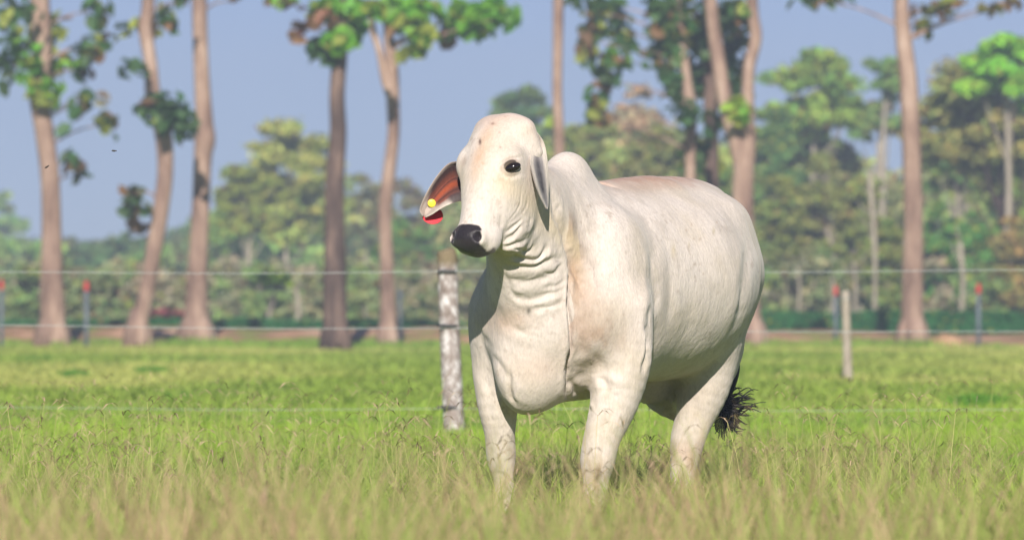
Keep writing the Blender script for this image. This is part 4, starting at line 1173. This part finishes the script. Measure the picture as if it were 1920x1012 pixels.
M['hedge_core'] = noise_mat('hedge_core', [(0.3, (0.012, 0.04, 0.015)), (0.7, (0.03, 0.08, 0.03))], scale=8, bump=.8)
hedge('dark green clipped hedge running along the right half behind the cow', 4.3, 26, 119, 0.62, 0.9, 26000, 1)
hedge('low dark green hedge running behind the trunks on the left half', -24, 3.4, 121, 0.45, 0.8, 22000, 2)

# flowering bushes, a red blur behind the hedge
def flowers(label, u, d, wpx, z0, z1, n, red):
    S = d / F; x0 = (u - 960) * S
    r = empty('flowering_bush', (x0, d, 0)); tag(r, label, 'bush')
    cl = MB(); c = np.stack([x0 + rng.normal(size=n) * wpx * S * .4, d + rng.normal(size=n) * .3, rng.uniform(z0, z1, n)], 1)
    leaves(cl, c, rng.normal(size=(n, 3)) + [0, -.6, .3], rng.uniform(.08, .16, n), leaf_cols(n, (0.05, .11, .03), .3), aspect=.8)
    cl.build('foliage', M['far_leaf'], r, usecol=True, smooth=False)
    fl = MB(); m = n // 2; c = np.stack([x0 + rng.normal(size=m) * wpx * S * .38, d - .3 + rng.normal(size=m) * .15, rng.uniform(z0 + .1, z1 + .05, m)], 1)
    cc = np.array(red)[None] * rng.uniform(.6, 1.1, (m, 1)); leaves(fl, c, rng.normal(size=(m, 3)) * .5 + [0, -1, .3], rng.uniform(.08, .14, m), np.repeat(cc, 1, 0), aspect=1)
    fl.build('blossom', M['far_leaf'], r, usecol=True, smooth=False)
flowers('red flowering bush just right of the crooked leaning trunk', 306, 126, 26, .2, .62, 300, (0.62, .16, .17))
flowers('small dull red flowering bush left of the third trunk', 338, 128, 16, .2, .58, 120, (0.5, .15, .15))
# ------------------------------------------------------------------ fences
M['post_wood'] = noise_mat('lichen_wood', [(0.30, (0.20, 0.155, 0.135)), (0.44, (0.32, 0.265, 0.245)), (0.53, (0.40, 0.35, 0.335)), (0.62, (0.66, 0.62, 0.62)), (0.8, (0.72, 0.69, 0.70))], scale=17, detail=6, stretch=(1.5, 1.5, 0.9), bump=0.7, bscale=30)
m = M['post_wood']; t = m.node_tree; b = [n for n in t.nodes if n.type == 'BSDF_PRINCIPLED'][0]
src = b.inputs['Base Color'].links[0].from_socket
tc_ = t.nodes.new('ShaderNodeTexCoord'); sx_ = t.nodes.new('ShaderNodeSeparateXYZ'); t.links.new(tc_.outputs['Object'], sx_.inputs[0])
mr_ = N(t, 'ShaderNodeMapRange'); mr_.inputs['From Min'].default_value = 1.09; mr_.inputs['From Max'].default_value = 1.15; t.links.new(sx_.outputs['Z'], mr_.inputs['Value'])
mm_ = t.nodes.new('ShaderNodeMixRGB'); mm_.inputs[2].default_value = (0.21, 0.165, 0.10, 1); t.links.new(mr_.outputs[0], mm_.inputs[0]); t.links.new(src, mm_.inputs[1]); t.links.new(mm_.outputs[0], b.inputs['Base Color'])
M['wire'] = noise_mat('galvanised_wire', [(0.3, (0.30, 0.33, 0.33)), (0.7, (0.46, 0.50, 0.50))], scale=20, rough=0.45, spec=0.5)
M['insulator'] = noise_mat('insulator', [(0.3, (0.05, 0.05, 0.05)), (0.7, (0.10, 0.10, 0.10))], scale=20)
FD = 36.4
zf = lambda v: CAMH - (v - HZ) / F * FD
fence = empty('wire_fence', (P(850, HZ, FD)[0], FD, 0))
tag(fence, 'three strand wire fence running behind the cow on a weathered lichen covered post', 'fence')
def wood_post(mb, x, y, ztop, r, lean, seed, cut=True):
    z = np.linspace(-0.3, ztop - 0.04, 26)
    pts = [np.array([x + lean * (1 - zz / ztop), y, zz]) for zz in z] + [np.array([x, y, ztop - .012]), np.array([x - .004, y, ztop])]
    rad = [r * (1.08 - .13 * zz / ztop) for zz in z] + [r * .80, r * .42]
    mb.tube(np.array(pts), np.array(rad), 18, wob=0.16, seed=seed)
px0 = P(838, HZ, FD)[0]
for k, xx in enumerate((px0 - 4.6, px0, px0 + 4.8)):
    mb = MB(); wood_post(mb, xx, FD, zf(466), 0.062, 0.045, 3 + k)
    po = mb.build('post', M['post_wood'], fence)
    for v in (509, 611, 763):
        mb = MB()
        zz = zf(v); mb.tube([(xx - .06, FD - .058, zz), (xx - .02, FD - .075, zz + .003), (xx + .02, FD - .075, zz), (xx + .06, FD - .055, zz)], [.008, .012, .012, .008], 8)
        ins = mb.build('insulator', M['insulator'], fence); ins.parent = po
for v0, v1 in ((510, 506), (609, 621), (763, 767)):
    xs = np.linspace(-6.5, 6.5, 60); f = (xs + 3.3) / 6.6
    zz = zf(0) * 0 + np.array([zf(v0 + (v1 - v0) * a) for a in f]) - 0.012 * np.sin(f * math.pi * 2) ** 2
    mb = MB(); mb.tube(np.stack([xs, np.full(60, FD - .07), zz], 1), np.full(60, .0020 if v0 < 700 else .0014), 6)
    mb.build('wire', M['wire'], fence)

m_post2 = noise_mat('grey_wood', [(0.3, (0.22, 0.18, 0.14)), (0.6, (0.42, 0.36, 0.30)), (0.8, (0.58, 0.53, 0.47))], scale=9, stretch=(2, 2, .6), bump=.7)
D2 = 63.9
bp_ = P(1590, 712, D2); bp_[2] = 0
post = empty('fence_post', bp_); tag(post, 'short weathered grey wooden post standing in the pasture right of the cow', 'fence post')
mb = MB(); wood_post(mb, P(1585, HZ, D2)[0], D2, CAMH - (545 - HZ) / F * D2, 0.052, 0.03, 11); mb.build('post', m_post2, post)
mb = MB(); zz = CAMH - (560 - HZ) / F * D2; xx = P(1585, HZ, D2)[0]
mb.tube([(xx - .055, D2 - .03, zz), (xx, D2 - .06, zz), (xx + .055, D2 - .03, zz)], [.006, .006, .006], 6); mb.build('wire_loop', M['wire'], post)

M['steel'] = noise_mat('grey_steel', [(0.3, (0.07, 0.085, 0.11)), (0.7, (0.13, 0.15, 0.18))], scale=8, rough=.5)
M['cap'] = noise_mat('red_cap', [(0.3, (0.40, 0.035, 0.03)), (0.7, (0.50, 0.05, 0.045))], scale=8, rough=.5)
for u, v0, d, w_, lab in [(3, 524, 105, 7, 'slim grey post with a red cap at the left edge of the picture'), (162, 526, 106, 8, 'grey post with a red cap right of the leftmost trunk'),
                          (750, 530, 109, 6, 'thin dark post right of the slender forked trunk'), (1567, 535, 109, 7, 'slim grey post with a red cap beside the short wooden post'),
                          (1835, 531, 106, 8, 'grey post with a red cap at the far right')]:
    S = d / F; x = (u - 960) * S; g0 = float(gz(x, d)); zt = CAMH - (v0 - HZ) * S
    r = empty('electric_fence_post', (x, d, g0)); tag(r, lab, 'fence post')
    mb = MB(); hw = w_ * .5 * S
    for (ax_, bx, ay, by) in ((-hw, hw, -.01, .01), (-.012, .012, .01, .09)):
        V8 = [(x + xx, d + yy, zz_) for zz_ in (g0 - .2, zt - .12) for xx, yy in ((ax_, ay), (bx, ay), (bx, by), (ax_, by))]
        mb.add(V8, [[0, 1, 5, 4], [1, 2, 6, 5], [2, 3, 7, 6], [3, 0, 4, 7], [4, 5, 6, 7], [3, 2, 1, 0]])
    mb.build('post', M['steel'], r, smooth=False)
    if u != 750:
        mb = MB(); mb.tube([(x, d + .01, zt - .20), (x, d + .01, zt - .17), (x, d + .01, zt - .05), (x, d + .01, zt)], [hw * .9, hw * 1.25, hw * 1.1, hw * .5], 10)
        mb.build('cap', M['cap'], r)

# dirt mound by the lone tall trunk
xs0 = P(1770, HZ, 107.5)[0]; th = np.linspace(0, 2 * math.pi, 40, endpoint=False); MV = []; mq = []
for i, rr in enumerate(np.linspace(0, 1, 10)):
    for a in th:
        p = np.array([xs0 + math.cos(a) * rr * .55, 107.6 + math.sin(a) * rr * .4])
        MV.append((p[0], p[1], 0.03 + 0.24 * (1 - rr ** 2) * (.7 + .6 * vnoise(np.array([p[0] * 4, p[1] * 4, 0]), 3)) + .03 * hash3(np.array([p[0], p[1], 1.]), 4) - .06 * rr))
for i in range(9):
    for j in range(40): mq.append([i * 40 + j, (i + 1) * 40 + j, (i + 1) * 40 + (j + 1) % 40, i * 40 + (j + 1) % 40])
mound = mesh_np('dirt_mound', np.array(MV), np.array(mq), M['earth']); tag(mound, 'low reddish brown mound of dirt at the foot of the lone tall trunk', 'mound')

# ------------------------------------------------------------------ grass
gr = np.random.default_rng(12)
def blades(x, y, z, h, w_, lean, cols, col_tip=None, curl=1.0, nseg=3):
    n = len(x); a = gr.random(n) * 2 * math.pi; dx, dy = np.cos(a) * lean, np.sin(a) * lean
    fa = gr.random(n) * math.pi; sx, sy = np.cos(fa) * w_ * .5, np.sin(fa) * w_ * .5
    V = np.zeros((n, (nseg + 1) * 2, 3)); C = np.zeros((n, (nseg + 1) * 2, 3))
    for k in range(nseg + 1):
        f = k / nseg; wf = (1 - f) ** .6 * (1 if k else .8) + 0.04
        bx = x + dx * h * f ** (1 + curl); by = y + dy * h * f ** (1 + curl); bz = z + h * f * (1 - .25 * lean * f)
        V[:, 2 * k] = np.stack([bx - sx * wf, by - sy * wf, bz], 1); V[:, 2 * k + 1] = np.stack([bx + sx * wf, by + sy * wf, bz], 1)
        c = cols if col_tip is None else cols * (1 - f) + col_tip * f
        C[:, 2 * k] = c; C[:, 2 * k + 1] = c
    b = np.arange(n)[:, None] * (nseg + 1) * 2
    Q = np.vstack([b + np.array([2 * k, 2 * k + 1, 2 * k + 3, 2 * k + 2]) for k in range(nseg)])
    return V.reshape(-1, 3), Q, C.reshape(-1, 3)

def scatter(n, d0, d1, side, pw=1.0):
    d = d0 + (d1 - d0) * gr.random(n) ** pw
    hw = d * 0.092 + side
    return (gr.random(n) * 2 - 1) * hw, d

def patch(x, y, seed, s=1.0):
    return fbm(np.stack([x * s, y * s * .6, x * 0], 1), seed, 3)

def tuft_scatter(ntuft, per, d0, d1, side, spread, pw=1.0):
    tx, ty = scatter(ntuft, d0, d1, side, pw)
    x = np.repeat(tx, per) + gr.normal(size=ntuft * per) * spread; y = np.repeat(ty, per) + gr.normal(size=ntuft * per) * spread
    return x, y, np.repeat(gr.random(ntuft), per)

GREEN = np.array([0.24, 0.38, 0.06]); LIME = np.array([0.34, 0.50, 0.05]); OLIVE = np.array([0.34, 0.385, 0.10]); STRAW = np.array([0.66, 0.52, 0.30]); ROSE = np.array([0.30, 0.20, 0.12])
def gcol(x, y, dry):
    n = len(x); p = np.clip((patch(x, y, 11, .8) - .5) * 3.5 + .5, 0, 1)[:, None]; r = gr.random((n, 1))
    c = GREEN * (1 - p) + LIME * p
    c = c * (1 - dry[:, None] * .75) + OLIVE * dry[:, None] * .75
    c = np.where(r < (0.08 + .14 * dry[:, None]), STRAW * (.6 + .6 * r), c)
    return c * (0.7 + .6 * gr.random((n, 1)))

parts = []
# leafy tall grass from just in front of the lens to the fence
x, y, r = tuft_scatter(13500, 14, 12.5, 42, 2.4, 0.045, 1.0)

dry = np.clip(1.25 - (y - 13) / 14 + (patch(x, y, 4, .8) - .5) * 3.4, 0, 1)
h = (0.12 + 0.13 * r + .09 * gr.random(len(x))) * (0.75 + .6 * patch(x, y, 7, 1.1)) * np.clip(1.15 - (y - 25) / 14, .35, 1)
parts.append(blades(x, y, gz(x, y) - .01, h, 0.0065 + .004 * gr.random(len(x)), .25 + .5 * gr.random(len(x)), gcol(x, y, dry), None))
# short undergrowth filling between the tufts
x, y = scatter(100000, 12.5, 46, 2.4)
dry = np.clip(1.0 - (y - 13) / 12 + (patch(x, y, 4, .5) - .5) * 2.0, 0, 1)
parts.append(blades(x, y, gz(x, y) - .01, (.06 + .10 * gr.random(len(x))), .009 + .006 * gr.random(len(x)), .3 + .6 * gr.random(len(x)), gcol(x, y, dry), nseg=2))
# uneven tufts where the field meets the earth bank
x, y, r = tuft_scatter(1000, 24, 104.5, 109.2, 5.0, 0.16)
k = patch(x, y, 61, .55) > .47; x, y, r = x[k], y[k], r[k]
parts.append(blades(x, y, gz(x, y) - .02, .08 + .22 * r * gr.random(len(x)), np.full(len(x), .035), .3 + .4 * gr.random(len(x)), np.array([0.24, .38, .05]) * (.7 + .6 * gr.random((len(x), 1))), nseg=2))
# tall soft tussocks close to the lens
x, y, r = tuft_scatter(1700, 16, 8.0, 14.5, 1.6, 0.05)
k = patch(x, y, 41, 1.6) > .40; x, y, r = x[k], y[k], r[k]
h = (.36 + .30 * r ** 1.5) * (.8 + .4 * gr.random(len(x)))
cc = np.where((gr.random(len(x)) < .20 + .65 * (patch(x, y, 51, 2.5) > .50))[:, None], np.array([0.50, .36, .23]), np.array([0.35, .42, .12])) * (.7 + .6 * gr.random((len(x), 1)))
parts.append(blades(x, y, gz(x, y) - .01, h, .006 + .004 * gr.random(len(x)), .15 + .3 * gr.random(len(x)), cc, np.clip(cc * 1.05, 0, .9)))
# close grazed sward of the field beyond the fence
x, y = scatter(80000, 40, 108, 3.5, 0.8)
sw = np.clip((patch(x, y, 15, .22) - .38) * 4, 0, 1)[:, None]
c = (np.array([0.27, .37, .06]) * (1 - sw) + np.array([0.48, .49, .14]) * sw) * (.7 + .6 * gr.random((len(x), 1)))
parts.append(blades(x, y, gz(x, y) - .01, (.03 + .05 * gr.random(len(x))) * (1 + .9 * (1 - sw[:, 0])), .03 + .03 * gr.random(len(x)), .5 + .5 * gr.random(len(x)), c, nseg=2))
Vs = []; Qs = []; Cs = []; off = 0
for v_, q_, c_ in parts: Vs.append(v_); Qs.append(q_ + off); Cs.append(c_); off += len(v_)
tag(mesh_np('grass', np.vstack(Vs), np.vstack(Qs), M['grass'], smooth=False, col=np.vstack(Cs)), 'green and straw coloured grass covering the pasture', 'grass', kind='stuff')

# flowering stalks with fingered seed heads
mbV = []; mbQ = []; mbC = []; off = 0
def add(v_, q_, c_):
    global off
    mbV.append(v_); mbQ.append(q_ + off); mbC.append(c_); off += len(v_)
n = 5400
x, y = scatter(n, 11.5, 33, 2.4, 1.0)
pp = patch(x, y, 21, .9)
k = gr.random(n) < np.clip((pp - .34) * 4 + .1, .1, 1); x, y = x[k], y[k]; n = len(x)
dry = np.clip(1.3 - (y - 12) / 13, 0, 1)
h = .20 + .26 * gr.random(n) ** 1.6 + .08 * patch(x, y, 31, 1.4)
a = gr.random(n) * 6.283; ln = .05 + .25 * gr.random(n); dx, dy = np.cos(a) * ln, np.sin(a) * ln
z0 = gz(x, y)
def ribbon(pts, wds, c0, c1):
    """pts: list of (n,3) along the ribbon; width turned towards +x with some spin"""
    n = len(pts[0]); sp = gr.random(n) * math.pi; s = np.stack([np.cos(sp), np.sin(sp) * .6, np.zeros(n)], 1)
    m = len(pts); V_ = np.zeros((n, m * 2, 3)); C_ = np.zeros((n, m * 2, 3))
    for i, (p, w_) in enumerate(zip(pts, wds)):
        V_[:, 2 * i] = p - s * w_ * .5; V_[:, 2 * i + 1] = p + s * w_ * .5
        f = i / (m - 1); c = c0 * (1 - f) + c1 * f; C_[:, 2 * i] = c; C_[:, 2 * i + 1] = c
    b = np.arange(n)[:, None] * m * 2
    return V_.reshape(-1, 3), np.vstack([b + np.array([2 * i, 2 * i + 1, 2 * i + 3, 2 * i + 2]) for i in range(m - 1)]), C_.reshape(-1, 3)
stem_c = (np.array([0.42, .46, .14]) * (1 - dry[:, None]) + np.array([0.60, .48, .26]) * dry[:, None]) * (.7 + .6 * gr.random((n, 1)))
tops = None; P_ = []
for f in (0, .35, .7, 1.0):
    P_.append(np.stack([x + dx * h * f ** 2, y + dy * h * f ** 2, z0 + h * f], 1))
add(*ribbon(P_, (.0030, .0026, .0020, .0016), stem_c, stem_c))
tops = P_[-1]
head_c = np.where(gr.random((n, 1)) < .4, np.array([0.20, .14, .08]), np.array([0.58, .42, .30])) * (.7 + .6 * gr.random((n, 1)))
for f in range(4):
    a2 = a + gr.normal(size=n) * .8 + f * 1.2; L = .035 + .045 * gr.random(n)
    dr = np.stack([np.cos(a2) * .8, np.sin(a2) * .8, .55 + .3 * gr.random(n)], 1)
    p1 = tops + dr * (L * .5)[:, None]; p2 = tops + dr * L[:, None] * np.array([1.1, 1.1, .62]); p3 = p2 + np.stack([np.cos(a2) * .4 * L, np.sin(a2) * .4 * L, -.25 * L], 1)
    sel = gr.random(n) < (.8 if f < 2 else .25)
    add(*ribbon([tops[sel], p1[sel], p2[sel], p3[sel]], (.002, .005, .005, .0015), head_c[sel], head_c[sel]))
tag(mesh_np('seed_grass', np.vstack(mbV), np.vstack(mbQ), M['grass'], smooth=False, col=np.vstack(mbC)), 'thin grass stalks with brown fingered seed heads in front of the cow', 'grass', kind='stuff')

# darker tussocks on the grazed field
for (u, v, hw, hh, lab) in [(1835, 752, 42, 24, 'bright green leafy tussock on the right side of the field'), (70, 672, 26, 10, 'dark flat tussock at the left side of the field below the leftmost trunk'),
                             (285, 692, 24, 9, 'dark green tussock below the crooked trunk'), (140, 697, 20, 8, 'small dark tussock left of the one below the crooked trunk'), (335, 742, 26, 9, 'broad low tussock in the middle of the left field')]:
    d = CAMH * F / (v + hh * .6 - HZ); S = d / F; x0 = (u - 960) * S
    n = 900; xx = x0 + gr.normal(size=n) * hw * S * .5; yy = d + gr.normal(size=n) * .35
    c = np.array([0.14, .33, .03]) * (.6 + .8 * gr.random((n, 1)))
    v_, q_, c_ = blades(xx, yy, gz(xx, yy) - .01, (hh * S * 1.0 + .04) * (.5 + .7 * gr.random(n)), np.full(n, .02), .5 + .6 * gr.random(n), c)
    tag(mesh_np('grass_tussock', v_, q_, M['grass'], smooth=False, col=c_), lab, 'grass tussock')

# ------------------------------------------------------------------ two flies in the air
M['fly'] = noise_mat('fly_body', [(0.3, (0.02, 0.018, 0.016)), (0.7, (0.06, 0.05, 0.045))], scale=200, rough=.5)
m, t, b, o = new_mat('fly_wing'); b.inputs['Base Color'].default_value = (0.35, 0.33, 0.30, 1); b.inputs['Roughness'].default_value = .3; b.inputs['Alpha'].default_value = .55; M['wing'] = m
def fly(u, v, dw, yaw, lab, sc=1.0):
    c = Pw(u, v, dw); r = empty('fly', c); tag(r, lab, 'fly')
    d = np.array([math.cos(yaw), 0.15, math.sin(yaw)]); d /= np.linalg.norm(d)
    mb = MB(); L = .011 * sc
    mb.tube([c - d * L * .6, c - d * L * .45, c - d * L * .1, c + d * L * .2, c + d * L * .35, c + d * L * .5, c + d * L * .6], np.array([.0003, .0014, .0021, .0020, .0011, .0018, .0005]) * sc * 1.1, 10)
    mb.build('body', M['fly'], r)
    for sg in (-1, 1):
        s = np.cross(d, ZU); s /= np.linalg.norm(s); wv = (-d * .8 + s * sg * .6 + ZU * .25) * .009 * sc
        pr = np.cross(wv, ZU); pr = pr / np.linalg.norm(pr) * .0018 * sc
        p = c + d * L * .1 + ZU * .0015
        V_ = [p, p + wv * .5 + pr, p + wv, p + wv * .5 - pr]; V2 = [q_ + np.array([0, 0, .0002]) for q_ in V_]
        mb = MB(); mb.add(V_ + V2, [[0, 1, 2, 3], [7, 6, 5, 4], [0, 4, 5, 1], [1, 5, 6, 2], [2, 6, 7, 3], [3, 7, 4, 0]]); mb.build('wing', M['wing'], r)
fly(214, 283, 0.0, 0.0, 'tiny dark fly in the sky right of the leftmost trunk', 1.5)
fly(88, 313, 0.0, 0.6, 'tiny dark fly in front of the leftmost trunk', 1.5)

# ------------------------------------------------------------------ the hazy air
hz = bpy.data.meshes.new('haze'); X0, X1, Y0, Y1, Z0, Z1 = -950, 950, -70, 920, -2.0, 40
hz.from_pydata([(x, y, z) for z in (Z0, Z1) for x, y in ((X0, Y0), (X1, Y0), (X1, Y1), (X0, Y1))], [], [(0, 3, 2, 1), (4, 5, 6, 7), (0, 1, 5, 4), (1, 2, 6, 5), (2, 3, 7, 6), (3, 0, 4, 7)])
ho = bpy.data.objects.new('haze', hz); SC.collection.objects.link(ho)
hm_ = bpy.data.materials.new('haze'); hm_.use_nodes = True; t = hm_.node_tree; t.nodes.clear()
o = t.nodes.new('ShaderNodeOutputMaterial'); pv = t.nodes.new('ShaderNodeVolumePrincipled')
pv.inputs['Color'].default_value = (0.68, 0.80, 1.0, 1); pv.inputs['Density'].default_value = 0.0015; pv.inputs['Anisotropy'].default_value = 0.0
t.links.new(pv.outputs[0], o.inputs['Volume']); hz.materials.append(hm_)
tag(ho, 'pale dusty haze over the pasture', 'haze', kind='stuff')
